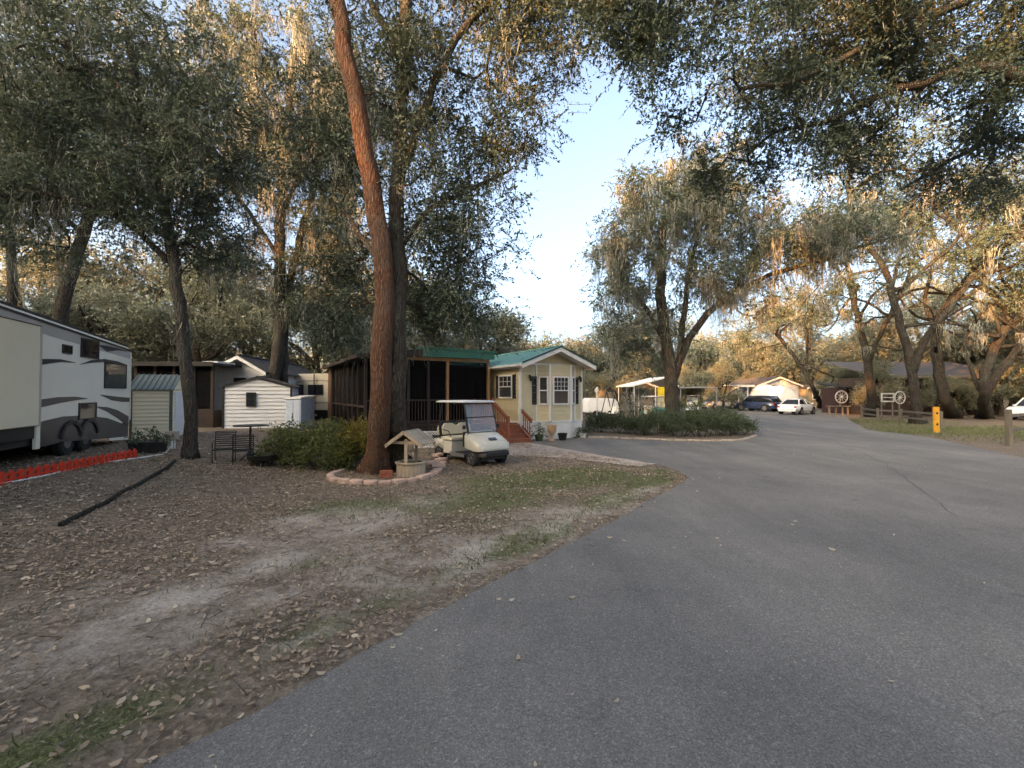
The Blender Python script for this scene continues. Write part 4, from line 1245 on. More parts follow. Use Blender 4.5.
# ------------------------------------------------------------------ screened porch home
oB = Vector((-5.9, 18.0, 0.1))
h = empty('screened_porch_home', oB, RZ, 'dark screened porch home with green roof edge behind the golf cart', 'home')
PW, PL = 5.62, 10.0; ZF = .62; ZT = 3.30
wallm = MB()
wallm.at(Fm(0.2, 2.6)); wallm.siding(0, PW - .3, ZF, ZT, .12)
wallm.at(Fm(PW, 0, 0, PI / 2)); wallm.siding(2.6, PL, 0.1, ZT, .12)
wallm.at(Fm(0, PL, 0, -PI / 2)); wallm.siding(0, 1.2, 0.1, ZT, .12)
wallm.build('wall', 'grey_shingle' if False else 'brown_wood', h)
MB().at(Fm(2.3, 2.52)).bx(-.0, .95, -.02, .0, 1.55, 3.0).build('wall_panel', 'white_siding', h)
window(h, Fm(4.0, 2.55), 0, 1.6, .9, 1.0, glass='dark_glass', curtain=False, trim='white_trim')
dd = MB().at(Fm(5.0, 2.55)).bx(0, .0 + .5, -.04, 0, ZF, ZF + 1.95).build('door', 'maroon', h)
MB().bx(0, PW, 0, 2.6, ZF - .12, ZF).build('deck', 'dark_wood', h)
posts = [0.0, .85, 1.75, 2.62, 3.5, PW - .1]
for x in posts:
    pm = MB(); pm.bx(x, x + .11, 0, .11, -.1, ZT + .02); pm.build('post', 'tan_wood' if x > 3 else 'dark_wood', h)
for yv in (1.3, 2.5, 3.7, 4.9, 6.1, 7.3, 8.5):
    pm = MB(); pm.bx(0, .09, yv, yv + .09, .1, ZT); pm.build('post', 'dark_wood', h)
mb = MB(); mb.bx(.11, PW - .1, .01, .10, 1.55, 1.63); mb.bx(.11, PW - .1, .03, .08, ZF + .02, ZF + .1); mb.build('rail', 'dark_wood', h)
mb = MB(); mb.bx(.02, .08, .11, 8.6, 1.3, 1.38); mb.bx(.02, .08, .11, 8.6, .5, .6); mb.build('side_rail', 'dark_wood', h)
bl = MB()
x = .2
while x < PW - .15: bl.bx(x, x + .035, .035, .07, ZF + .1, 1.55); x += .135
bl.build('balusters', 'dark_wood', h)
MB().bx(.12, PW - .11, .115, .12, ZF, ZT).build('screen', 'insect_screen', h)
MB().bx(.10, .105, .12, 8.6, .3, ZT).build('side_screen', 'insect_screen', h)
mb = MB(); mb.bx(0, PW, .02, .06, ZT + .001, ZT + .14); mb.build('beam', 'tan_wood', h)
rf = MB()
rf.bx(2.3, PW + .1, -.30, 0.0, ZT + .141, ZT + .50)
rf.build('fascia', 'green_metal', h)
rf = MB(); rf.add([(-.35, -.3, ZT + .0), (2.3, -.3, ZT + .14), (2.3, PL + .3, ZT + .14), (-.35, PL + .3, ZT + .0), (-.35, -.3, ZT + .14), (2.3, -.3, ZT + .46), (2.3, PL + .3, ZT + .46), (-.35, PL + .3, ZT + .14)],
                  [(0, 3, 2, 1), (4, 5, 6, 7), (0, 1, 5, 4), (1, 2, 6, 5), (2, 3, 7, 6), (3, 0, 4, 7)])
rf.build('side_roof', 'dark_wood', h)
rf = MB(); ribbed(rf, 2.31, PW + .25, lambda x: ZT + .55 - .02 * (x - 2.3), -.34, PL + .3, .045); rf.build('roof', 'green_metal', h)
sk_ = MB()
x = 0.0
while x < PW: sk_.bx(x, x + .11, .02, .045, 0, ZF - .13); x += .125
sk_.build('skirting', 'dark_wood', h)
# porch chairs and a sign inside
# lattice panel standing before the deck
la = empty('lattice_panel', (G(427, 448).x, G(427, 448).y, 0), R(14), 'white diagonal lattice panel between the well and the golf cart', 'lattice')
mb = MB(); wl, hl = .85, .52
for s in (1, -1):
    k = -hl
    while k < wl:
        a = Vector((k, 0, 0)); b_ = Vector((k + hl, 0, hl))
        if a.x < 0: a = Vector((0, 0, -k))
        if b_.x > wl: b_ = Vector((wl, 0, wl - k))
        if s < 0: a.x = wl - a.x; b_.x = wl - b_.x
        a.x -= wl / 2; b_.x -= wl / 2
        if (b_ - a).length > .03: mb.bar(a + Vector((0, s * .006, .05)), b_ + Vector((0, s * .006, .05)), .026, .01, up=(0, 1, 0))
        k += .095
mb.build('slats', 'white_trim', la)
mb = MB(); mb.bx(-wl / 2, wl / 2, -.02, .02, hl + .05, hl + .09); mb.bx(-wl / 2, wl / 2, -.02, .02, 0.0, .05); mb.bx(-wl / 2 - .04, -wl / 2, -.02, .02, 0, hl + .09); mb.bx(wl / 2, wl / 2 + .04, -.02, .02, 0, hl + .09)
mb.build('frame', 'white_trim', la)

# ------------------------------------------------------------------ fifth wheel camper
p1 = Vector((-10.14, 8.9)); p2 = Vector((-12.7, 15.0)); dv = (p2 - p1); Lc = dv.length; dv.normalize()
ang = math.atan2(dv.y, dv.x)           # local +x runs to the rear
# wall frame: u runs from the rear (p2) to the front; outward must face the road (+x side)
oC = Vector((p2.x, p2.y, 0.42))
camp = empty('camper', oC, ang, 'large beige camper trailer with dark swooshes and slide-out at the left edge', 'camper')
# local: rear end x=0, front x negative; road side face y=0 (outward -y), body extends to y=+2.5
def ztop(x): return 3.12 + 0.045 * (-x)
XF = -10.5
prof = lambda x: [(x, 0.0, .62), (x, 0.0, ztop(x) - .16), (x, .06, ztop(x) - .04), (x, .30, ztop(x)), (x, 2.2, ztop(x)), (x, 2.44, ztop(x) - .04), (x, 2.5, ztop(x) - .16), (x, 2.5, .62)]
mb = MB(); mb.loft([prof(x) for x in (XF, -8, -5, -2, -.12)] + [[(0, min(max(y, .1), 2.4), min(max(z, .72), ztop(0) - .12)) for _, y, z in prof(0)]]); mb.build('body', 'camper_skin', camp, smooth=True)
Fc = Fm(0, 0)
cw = MB()
for x0, x1 in ((XF, -.1),):
    n = 12
    top = [(x0 + (x1 - x0) * i / n) for i in range(n + 1)]
    cw.add([(x, -.006, ztop(x) - .42) for x in top] + [(x, -.006, ztop(x) - .155) for x in top], [(i, i + 1, i + n + 2, i + n + 1) for i in range(n)])
cw.build('upper_band', 'camper_grey', camp)
mb = MB()
for i in range(10):
    x = XF + (10.4) * i / 10; x2 = XF + 10.4 * (i + 1) / 10
    mb.bar((x, -.015, ztop(x) - .14), (x2, -.015, ztop(x2) - .14), .03, .05)
    mb.bar((x, .08, ztop(x) + .0), (x2, .08, ztop(x2) + .0), .05, .05)
mb.build('roof_rail', 'dark_trim', camp)
MB().bx(XF, -.1, .05, 2.4, .42, .60).build('frame', 'black_plastic', camp)
mb = MB(); mb.bx(-.12, -.03, -.012, .02, .7, ztop(0) - .2); mb.build('corner_moulding', 'camper_skin', camp)
# swooshes: (xs, centre z, thickness) sheets standing proud of the skin
def swoosh(pts, m='graphite', y=-.010):
    """pts: (x, zlow, zhigh)"""
    s = MB(); n = len(pts)
    s.add([(x, y, a) for x, a, b in pts] + [(x, y, b) for x, a, b in pts] + [(x, .001, a) for x, a, b in pts] + [(x, .001, b) for x, a, b in pts],
          [(i, i + 1, i + n + 1, i + n) for i in range(n - 1)] + [(i + n, i + n + 1, i + 3 * n + 1, i + 3 * n) for i in range(n - 1)] + [(i, i + 2 * n, i + 2 * n + 1, i + 1) for i in range(n - 1)])
    return s
def cpix(px, py):
    """camper side wall point seen at pixel -> local (x,z)"""
    d = ray(px, py); ox, oy = p2.x, p2.y
    # solve camera + t d = p2 + s*dv  (xy)
    det = d[0] * (-dv.y) - d[1] * (-dv.x)
    t = (ox * (-dv.y) - oy * (-dv.x)) / det
    s = (d[0] * t - ox) * dv.x + (d[1] * t - oy) * dv.y
    return s, CH + d[2] * t - 0.42
def zc(x, y): return x / 3.84, 280 + y / 3.84
def band(lo, hi, name='stripe', m='graphite', y=-.010):
    """lo/hi: lists of zoom pixel points with the same x"""
    pts = []
    for (x, a), (_, b_) in zip(lo, hi):
        xa, za = cpix(*zc(x, a)); xb, zb = cpix(*zc(x, b_)); pts.append((xa, za, zb))
    o = swoosh(pts, m, y).build(name, m, camp); return o
band([(132, 330), (180, 322), (230, 315), (290, 318)], [(132, 303), (180, 303), (230, 304), (290, 317)])
band([(305, 325), (350, 318), (400, 315), (450, 322), (490, 328)], [(305, 324), (350, 308), (400, 303), (450, 312), (490, 327)])
band([(378, 250), (410, 276), (450, 270), (500, 276)], [(378, 249), (410, 252), (450, 262), (500, 275)])
band([(118, 498), (160, 488), (220, 474), (290, 462), (335, 456)], [(118, 466), (160, 458), (220, 450), (290, 448), (335, 454)])
band([(385, 442), (430, 462), (470, 468), (499, 468)], [(385, 440), (430, 446), (470, 450), (499, 452)])
band([(370, 488), (410, 505), (450, 530), (492, 562)], [(370, 486), (410, 488), (450, 500), (492, 524)])
band([(132, 640), (170, 640), (240, 620), (320, 616), (410, 608), (490, 600)], [(132, 552), (170, 540), (240, 524), (320, 520), (410, 530), (490, 560)], 'lower_panel', 'graphite', -.008)
band([(415, 618), (490, 612)], [(415, 608), (490, 600)], 'sill', 'camper_skin', -.02)
def cbox(px0, py0, px1, py1, name, m, y0=-.03, par=None):
    x0, z0 = cpix(*zc(px0, (py1))); x1, z1 = cpix(*zc(px1, py0))
    _, z0b = cpix(*zc(px1, py1)); _, z1b = cpix(*zc(px0, py0))
    za, zb = (z0 + z0b) / 2, (z1 + z1b) / 2
    return (x0, x1, za, zb)
def cwin(px0, py0, px1, py1, cross=(0, 0), name='window'):
    x0, x1, za, zb = cbox(px0, py0, px1, py1, '', '')
    if x0 > x1: x0, x1 = x1, x0
    return window(camp, Fm(0, 0), x0, za, x1 - x0, zb - za, .03, 'dark_trim', 'dark_glass', cross, .03, False, name=name, out=0)
cwin(400, 325, 482, 412, (1, 0)); cwin(310, 232, 376, 296, (0, 2)); cwin(302, 475, 366, 530, (0, 0), 'access_hatch'); cwin(240, 254, 272, 278, (0, 0), 'vent')
# slide-out
sx1, _ = cpix(34, 360); sx0 = XF + 1.0
sl_ = MB(); sl_.bx(sx0, sx1, -.12, .02, .86, 3.06); so2 = sl_.build('slide_out', 'camper_cream', camp, bev=.02)
sl_ = MB(); sl_.bx(sx0, sx1 + .02, -.145, .0, 3.07, 3.11); sl_.bx(sx1 - .05, sx1 + .005, -.135, -.02, .85, 3.065); sl_.build('trim', 'camper_grey', so2)
MB().bx(sx1 + .01, sx1 + .17, -.06, .01, .33, 3.06).build('corner_moulding', 'camper_skin', camp, bev=.01)
MB().bx(sx0, sx1, -.03, .0, .58, .845).build('void_shade_panel', 'black_plastic', camp)  # black panel stands in for the shaded void below the slide-out
# wheels with black covers and jacks, skirt void
for wx in (-2.9, -3.85):
    t_ = MB(); t_.lathe((wx, .16, .36), [(.20, -.10), (.33, -.11), (.37, -.07), (.37, .07), (.33, .11), (.2, .10)], 24, 'y'); wo = t_.build('wheel', 'rubber', camp, smooth=True)
    t_ = MB(); t_.lathe((wx, .05, .36), [(.03, -.03), (.08, -.02), (.18, .0), (.19, .03)], 16, 'y'); t_.build('rim', 'steel', wo, smooth=True)
arc = MB()
for wx in (-2.9, -3.85):
    ps = [Vector((wx + .5 * math.cos(a), -.02, .42 + .42 * math.sin(a))) for a in np.linspace(0.1, PI - .1, 9)]
    for a, b_ in zip(ps[:-1], ps[1:]): arc.bar(a, b_, .10, .05, up=(0, 1, 0))
arc.build('wheel_arch', 'black_plastic', camp)
for jx in (-.6, -6.4):
    j = MB(); j.bar((jx, .3, .0), (jx, .3, .6), .08); j.bx(jx - .12, jx + .12, .18, .42, 0, .03); j.build('jack', 'steel', camp)
MB().bx(-10, -.2, 1.2, 1.25, .0, .55).build('void_shade_sheet', 'dark_inside', camp)  # upright dark sheet imitates the shade under the camper
mb = MB(); mb.bx(-.02, .015, .4, .48, 2.2, 2.35); mb.bx(-.02, .015, 2.05, 2.13, 2.2, 2.35); mb.build('marker_lamp', 'tail_red', camp)
mb = MB()
for xx in (-3.2, -6.2): mb.bx(xx, xx + .4, .9, 1.3, ztop(xx) - .01, ztop(xx) + .16)
mb.build('roof_vent', 'white_plastic', camp)

# ------------------------------------------------------------------ sheds
def shed(name, origin, rz, w, l, ze, zr, lab, wallm, roofm, pitch=.13, trimm='white_trim', door=None):
    s = empty('shed', origin, rz, lab, 'shed')
    mb = MB(); mb.at(Fm(0, 0)); mb.siding(0, w, 0, ze, pitch); mb.siding(0, w, ze, zr - .03, pitch, lf=lambda z: (z - ze) / (zr - ze) * w / 2, rf=lambda z: w - (z - ze) / (zr - ze) * w / 2)
    mb.at(Fm(0, l, 0, -PI / 2)); mb.siding(0, l, 0, ze, pitch); mb.at(Fm(w, 0, 0, PI / 2)); mb.siding(0, l, 0, ze, pitch); mb.at(Fm(w, l, 0, PI)); mb.siding(0, w, 0, ze, pitch)
    mb.build('wall', wallm, s)
    gable_roof(s, w, -.08, l + .08, ze + .0, zr + .03, .08, roofm, .04)
    t = MB()
    for x in (-.03, w - .05): t.bx(x, x + .08, -.055, .03, 0, ze)
    t.build('corner_trim', trimm, s)
    t = MB()
    for q in (0, 1):
        f = (lambda x: x) if q == 0 else (lambda x: w - x)
        t.prism([(f(-.1), ze - .07), (f(w / 2), zr - .05), (f(w / 2), zr + .045), (f(-.1), ze + .03)], -.10, -.083)
    t.build('rake_trim', trimm, s)
    return s
# green roofed shed: eave side faces the camera -> long side; rotate so that ridge runs along image x
gb = W(132, 441, 14.9); 
s1 = empty('shed', (-12.87, 15.2, .42), R(25), 'cream metal shed with green grey roof behind the camper', 'shed')
w_, l_ = 1.12, 1.9
mb = MB(); mb.at(Fm(0, 0)); mb.siding(0, w_, 0, 1.72, .13); mb.at(Fm(w_, 0, 0, PI / 2)); mb.siding(0, l_, 0, 1.72, .13)
mb.siding(0, l_, 1.72, 2.2, .13, lf=lambda z: (z - 1.72) / .5 * l_ / 2, rf=lambda z: l_ - (z - 1.72) / .5 * l_ / 2)
mb.at(Fm(0, l_, 0, -PI / 2)); mb.siding(0, l_, 0, 1.72, .13); mb.at(Fm(w_, l_, 0, PI)); mb.siding(0, w_, 0, 1.72, .13)
mb.build('wall', 'camper_cream', s1)
mb = MB()
for sgn in (0, 1):
    y = (lambda q: q) if sgn == 0 else (lambda q: l_ - q)
    a = [(-.06, y(-.1), 1.70), (w_ + .08, y(-.1), 1.70), (w_ + .08, y(l_ / 2), 2.24), (-.06, y(l_ / 2), 2.24)]
    mb.add(a + [(p[0], p[1], p[2] - .04) for p in a], [(0, 1, 2, 3), (7, 6, 5, 4), (0, 4, 5, 1), (1, 5, 6, 2), (2, 6, 7, 3), (3, 7, 4, 0)])
    x = -.05
    while x < w_ + .06:
        mb.bar((x, y(-.1), 1.712), (x, y(l_ / 2), 2.252), .03, .03); x += .16
mb.build('roof', 'slate_green_metal', s1)
mb = MB(); mb.bx(w_ - .05, w_ + .035, -.04, .04, 0, 1.7); mb.bx(-.02, .05, -.04, .0, 0, 1.7); mb.build('corner_trim', 'slate_green_metal', s1)
MB().at(Fm(w_, 0, 0, PI / 2)).bx(.35, 1.5, -.045, -.02, .05, 1.62).build('door', 'white_siding', s1)

# white shed
zg = .42
wpos = lambda px, Y: Vector(((px - 512) / F * Y, Y, float(gz((px - 512) / F * Y, Y))))
o_ = wpos(223.5, 20.0)
s2 = shed('shed', o_, R(14), 2.78, 1.3, 1.88, 2.28, 'white lap sided shed with black trim and a small window', 'white_siding', 'grey_shingle', .17, 'dark_trim')
window(s2, Fm(0, -.02), .97, 1.02, .30, .55, .04, 'dark_trim', 'dark_glass', (0, 1), .04, False)
MB().bx(0, 2.78, 0, 1.3, -.06, .0).build('base', 'dark_trim', s2)
s3 = empty('shed', wpos(286, 19.6), R(-3), 'pale blue metal utility shed behind the two dark trunks', 'shed')
mb = MB(); mb.bx(0, .68, 0, 1.2, 0, 1.32); mb.build('wall', 'pale_blue_panel', s3, bev=.01)
mb = MB(); mb.add([(-.04, -.05, 1.30), (.72, -.05, 1.34), (.72, 1.25, 1.42), (-.04, 1.25, 1.40), (-.04, -.05, 1.36), (.72, -.05, 1.40), (.72, 1.25, 1.48), (-.04, 1.25, 1.46)], [(0, 3, 2, 1), (4, 5, 6, 7), (0, 1, 5, 4), (1, 2, 6, 5), (2, 3, 7, 6), (3, 0, 4, 7)]); mb.build('roof', 'white_trim', s3)
mb = MB(); mb.bx(.05, .33, -.02, -.002, .05, 1.26); mb.bx(.35, .63, -.02, -.002, .05, 1.26); dd_ = mb.build('door', 'pale_blue_panel', s3)
MB().bx(.30, .315, -.045, -.021, .6, .72).build('handle', 'steel', dd_)

# white gabled home behind
o_ = wpos(214, 22.5); Yh = 22.5
h = empty('mobile_home', o_, R(6), 'white gabled home with grey shingle roof behind the white shed', 'mobile home')
ww = 2.35
mb = MB(); mb.at(Fm(0, 0)); mb.siding(0, ww, 0, 2.75, .12); mb.siding(0, ww, 2.75, 3.35, .12, lf=lambda z: (z - 2.75) / .62 * ww * .55, rf=lambda z: ww - (z - 2.75) / .62 * ww * .45)
mb.at(Fm(0, 8, 0, -PI / 2)); mb.siding(0, 8, 0, 2.75, .12); mb.at(Fm(ww, 0, 0, PI / 2)); mb.siding(0, 8, 0, 2.75, .12); mb.build('wall', 'white_siding', h)
gable_roof(h, ww, -.45, 8.2, 2.62, 3.46, .28, 'grey_shingle', .06, xr=ww * .55)
mb = MB(); xr = ww * .55
mb.prism([(-.3, 2.44), (xr, 3.26), (xr, 3.42), (-.3, 2.60)], -.49, -.455); mb.prism([(ww + .3, 2.44), (xr, 3.26), (xr, 3.42), (ww + .3, 2.60)][::-1], -.49, -.455); mb.build('fascia', 'white_trim', h)
mb = MB(); mb.bx(.0, .09, -.035, .02, 0, 2.7); mb.bx(.72, .80, -.035, .02, 0, 2.7); mb.build('corner_trim', 'white_trim', h)
window(h, Fm(0, 0), .95, 1.55, .6, .8, .04, 'white_trim', 'window_glass', (0, 1))
MB().bx(0, .45, .0, .3, 3.36, 3.4) if False else None

# dark screened porch home at the left
o_ = wpos(134, 20.5)
h = empty('screened_porch_home', o_, R(2), 'dark brown screened room with low brown wall between sheds', 'home')
pw = 3.55
mb = MB(); mb.bx(0, pw, 0, .1, 0, .78); mb.bx(0, pw, 3.4, 3.5, 0, 2.9); mb.bx(0, .1, .1, 3.4, 0, 2.9); mb.bx(pw - .1, pw, .1, 3.4, 0, .78); mb.build('wall', 'dark_wood', h)
mb = MB(); 
for z in (.1, .26, .42, .58, .72): mb.bx(.0, pw, -.022, -.001, z, z + .13)
mb.build('boards', 'dark_wood', h)
for x in (0, .85, 1.7, 2.6, pw - .14): MB().bx(x, x + .12, -.005, .105, .785, 2.85).build('post', 'dark_wood', h)
MB().bx(.1, pw - .1, .04, .05, .78, 2.85).build('screen', 'insect_screen', h)
mb = MB(); mb.bx(-.2, pw + .15, -.3, 3.7, 2.86, 2.96); mb.bx(-.2, pw + .15, -.33, -.301, 2.80, 3.0); mb.build('roof', 'dark_trim', h)
window(h, Fm(.3, 3.38), .3, 1.3, .6, .8, glass='dark_glass', curtain=False)
MB().bx(2.9, 3.6, .2, 1.6, 2.965, 3.06).build('roof_hatch', 'white_trim', h)

# white camper far behind (between shed and porch)
Yt = 27.0
o_ = wpos(286, Yt)
t = empty('camper', o_, R(3), 'white travel trailer with dark stripe partly hidden behind the bush', 'camper')
pr = [(0, .55), (0, 2.35), (.25, 2.72), (2.5, 2.76), (2.62, 2.6), (2.75, 2.0), (2.8, .95), (2.5, .55)]
mb = MB(); mb.prism([(x, z) for x, z in pr], 0, 6.0); mb.build('body', 'camper_skin', t, bev=.04)
window(t, Fm(0, 0), .3, 1.5, .7, .55, .03, 'dark_trim', 'dark_glass', (0, 0), .03, False); window(t, Fm(0, 0), 1.35, 1.5, .8, .55, .03, 'dark_trim', 'dark_glass', (1, 0), .03, False)
mb = MB(); mb.prism([(.02, 2.05), (1.0, 2.25), (2.0, 2.3), (2.6, 2.25), (2.6, 2.32), (2.0, 2.38), (1.0, 2.34), (.02, 2.13)], -.015, -.002); mb.prism([(.02, .95), (2.7, .95), (2.7, 1.05), (.02, 1.05)], -.015, -.002); mb.build('stripe', 'camper_grey', t)
MB().bx(.1, 2.6, .1, 5.8, .3, .54).build('frame', 'black_plastic', t)
for x in (.5, 2.1): MB().lathe((x, .15, .3), [(.15, -.1), (.28, -.1), (.3, 0), (.28, .1), (.15, .1)], 16, 'y').build('wheel', 'rubber', t)
mb = MB(); mb.tube([(1.7, -.15, .5), (1.7, -.15, 2.7)], .035, 8); mb.build('downpipe', 'black_plastic', t)

# ------------------------------------------------------------------ far homes
def far_home(x, Y, rz, w, l, ze, zr, wallm, roofm, lab, win=True, trimm='white_trim', xr=None):
    h = empty('mobile_home', (x, Y, 0), rz, lab, 'mobile home'); xr = xr or w / 2
    mb = MB(); mb.at(Fm(0, 0)); mb.siding(0, w, 0, ze, .2); mb.siding(0, w, ze, zr - .05, .2, lf=lambda z: (z - ze) / (zr - ze) * xr, rf=lambda z: w - (z - ze) / (zr - ze) * (w - xr))
    mb.at(Fm(0, l, 0, -PI / 2)); mb.siding(0, l, 0, ze, .2); mb.at(Fm(w, 0, 0, PI / 2)); mb.siding(0, l, 0, ze, .2); mb.build('wall', wallm, h)
    gable_roof(h, w, -.4, l, ze + .05, zr + .08, .35, roofm, .08, xr=xr)
    mb = MB()
    mb.prism([(-.36, ze - .2), (xr, zr - .12), (xr, zr + .06), (-.36, ze + .0)], -.46, -.41); mb.prism([(w + .36, ze - .2), (xr, zr - .12), (xr, zr + .06), (w + .36, ze + .0)][::-1], -.46, -.41); mb.build('fascia', trimm, h)
    return h

h = far_home(X_(757.5, 54), 54, R(8), 5.4, 11, 2.9, 3.9, 'blue_siding', 'grey_shingle', 'pale blue gabled home behind the parked cars')
window(h, Fm(0, -.02), 1.1, 1.5, .55, 1.2, .06, 'dark_trim', 'dark_glass', (0, 1), .06, False)
dd_ = MB().bx(2.1, 3.0, -.08, -.02, .9, 2.6).build('door', 'dark_trim', h); MB().bx(1.0, 3.1, -.09, -.02, 2.78, 2.98).build('vent_panel', 'dark_trim', h)
mb = MB(); mb.bx(-2.6, -.1, 0, .1, 2.72, 2.9); mb.bx(-2.6, -.1, 0, 3, 2.9, 2.98); 
for x in (-2.5, -1.3): mb.bx(x, x + .1, 0, .1, 0, 2.72)
mb.build('porch', 'white_trim', h)
h = far_home(X_(808, 60), 60, R(-4), 4.4, 8, 2.7, 3.5, 'orange_siding', 'grey_shingle', 'sunlit tan home right of the white tarpaulin')
window(h, Fm(0, -.02), .6, 1.2, .8, 1.2, .06, 'white_trim', 'dark_glass', (1, 1), .08, False); window(h, Fm(0, -.02), 2.7, 1.2, .8, 1.2, .06, 'white_trim', 'dark_glass', (1, 1), .08, False)
h = far_home(X_(722, 72), 72, R(4), 5.6, 8, 2.6, 3.4, 'orange_siding', 'grey_shingle', 'small tan home seen far down the road beyond the dark car')
window(h, Fm(0, -.02), 1.0, 1.2, .9, 1.1, .06, 'white_trim', 'dark_glass', (1, 1), .08, False); window(h, Fm(0, -.02), 3.3, 1.2, .9, 1.1, .06, 'white_trim', 'dark_glass', (1, 1), .08, False)
h = far_home(X_(615, 44), 44, R(20), 5.0, 9, 2.5, 3.3, 'orange_siding', 'grey_shingle', 'low tan roofed home behind the mossy oak')
window(h, Fm(0, -.02), 1.0, 1.2, .9, 1.1, .06, 'white_trim', 'dark_glass', (1, 1), .08, False)
h = far_home(X_(1000, 52), 52, R(-12), 6.0, 9, 2.9, 3.7, 'orange_siding', 'grey_shingle', 'tan home at the far right behind the sweeping oak')
window(h, Fm(0, -.02), 1.2, 1.2, .9, 1.2, .06, 'white_trim', 'dark_glass', (1, 1), .08, False)

# long dark open-fronted building on the right
Yk = 40
h = empty('lodge', (X_(876, Yk), Yk, 0), R(0), 'long dark open fronted building with low roof behind the oaks', 'building')
lw = (1003 - 876) * Yk / F
mb = MB(); mb.bx(0, lw, 4.5, 4.7, 0, 3.4); mb.bx(0, .15, 0, 4.5, 0, 3.4); mb.bx(lw - .15, lw, 0, 4.5, 0, 3.4); mb.bx(0, 3.2, 0, .12, 0, 3.3); mb.build('wall', 'dark_wood', h)
for x in (3.4, 5.6, 7.8, 9.6): MB().bx(x, x + .22, -.02, .2, 0, 3.3).build('post', 'dark_wood', h)
mb = MB(); mb.add([(-.6, -1.2, 3.35), (lw + .6, -1.2, 3.35), (lw + .6, 5.5, 5.0), (-.6, 5.5, 5.0), (-.6, -1.2, 3.5), (lw + .6, -1.2, 3.5), (lw + .6, 5.5, 5.15), (-.6, 5.5, 5.15)], [(0, 3, 2, 1), (4, 5, 6, 7), (0, 1, 5, 4), (1, 2, 6, 5), (2, 3, 7, 6), (3, 0, 4, 7)])
mb.build('roof', 'grey_shingle', h)
mb = MB(); mb.bx(-.62, lw + .62, -1.26, -1.205, 3.27, 3.52); mb.build('fascia', 'grey_wood', h)
mb = MB(); mb.bx(3.2, lw, .0, .08, .95, 1.05); 
x = 3.4
while x < lw: mb.bx(x, x + .05, .01, .06, .1, .95); x += .25
mb.build('railing', 'dark_wood', h)
window(h, Fm(0, 0), .8, 1.5, 1.4, 1.0, .05, 'brown_wood', 'dark_glass', (1, 0), .06, False); MB().bx(3.3, lw - .2, 1.0, 4.4, -.02, .15).build('floor', 'dark_wood', h)
# darker maroon shed to its left
h = empty('shed', (X_(846, 43), 43, 0), R(3), 'maroon open shed beside the white wagon wheel', 'shed')
mb = MB(); mb.bx(0, 3.4, 3, 3.15, 0, 2.5); mb.bx(0, .12, 0, 3, 0, 2.5); mb.bx(1.9, 3.4, 0, .1, 0, 2.5); mb.build('wall', 'maroon', h)
mb = MB(); mb.add([(-.3, -.4, 2.45), (3.7, -.4, 2.45), (3.7, 3.4, 2.9), (-.3, 3.4, 2.9), (-.3, -.4, 2.55), (3.7, -.4, 2.55), (3.7, 3.4, 3.0), (-.3, 3.4, 3.0)], [(0, 3, 2, 1), (4, 5, 6, 7), (0, 1, 5, 4), (1, 2, 6, 5), (2, 3, 7, 6), (3, 0, 4, 7)]); mb.build('roof', 'dark_trim', h)
# ------------------------------------------------------------------ small things
def gput(px, py): 
    g = G(px, py); g.z = float(gz(g.x, g.y)); return g
# red plastic picket edging before the camper
fa = gput(-60, 497); fb = gput(137, 457)
L = (fb - fa).length; fe = empty('picket_fence', fa, math.atan2(fb.y - fa.y, fb.x - fa.x), 'low bright red plastic picket edging in front of the camper', 'fence')
npk = int(L / .17)
mb = MB()
for z in (.05, .14): mb.bx(0, L, -.012, .012, z, z + .035)
mb.bx(0, L, -.05, -.01, .0, .03)
mb.build('rail', 'red_plastic', fe)
for i in range(npk):
    x = (i + .5) * L / npk; m2 = MB(); m2.prism([(x - .045, 0), (x + .045, 0), (x + .045, .18), (x, .23), (x - .045, .18)], -.018, .018); m2.build('picket', 'red_plastic', fe)
# white hose line
def snake(name, pts, rad, m, lab, cat, n=6, step=.3, wob=.02):
    q = catmull(pts, step); rr = np.random.default_rng(len(lab))
    pp = []
    for i, a in enumerate(q): 
        a = a + np.array([rr.normal() * wob, rr.normal() * wob, 0]); a[2] = float(gz(a[0], a[1])) + rad * .8; pp.append(a)
    o = MB().tube(pp, rad, n).build(name, m, None, smooth=True); return tag(o, lab, cat)
snake('hose', [tuple(gput(*p)) for p in ((-40, 492), (40, 477), (100, 464), (150, 457), (166, 453), (172, 445))], .018, 'white_plastic', 'thin white hose running along the ground beside the red pickets', 'hose')
# timber edging
tq = [gput(*p) for p in ((175, 462), (166, 470), (150, 479), (136, 487.5), (122, 494), (107, 504), (92, 511), (76, 519), (60, 527))]
te = empty('timber_edging', tq[0], 0, 'dark weathered timber edging dividing the leaf strewn yard', 'edging')
for a, b_ in zip(tq[:-1], tq[1:]):
    m2 = MB(); a2 = a - tq[0]; b2 = b_ - tq[0]; m2.bar(a2 + Vector((0, 0, .035)), b2 + Vector((0, 0, .035)), .06, .06); m2.build('timber', 'dark_bark', te, bev=.012)
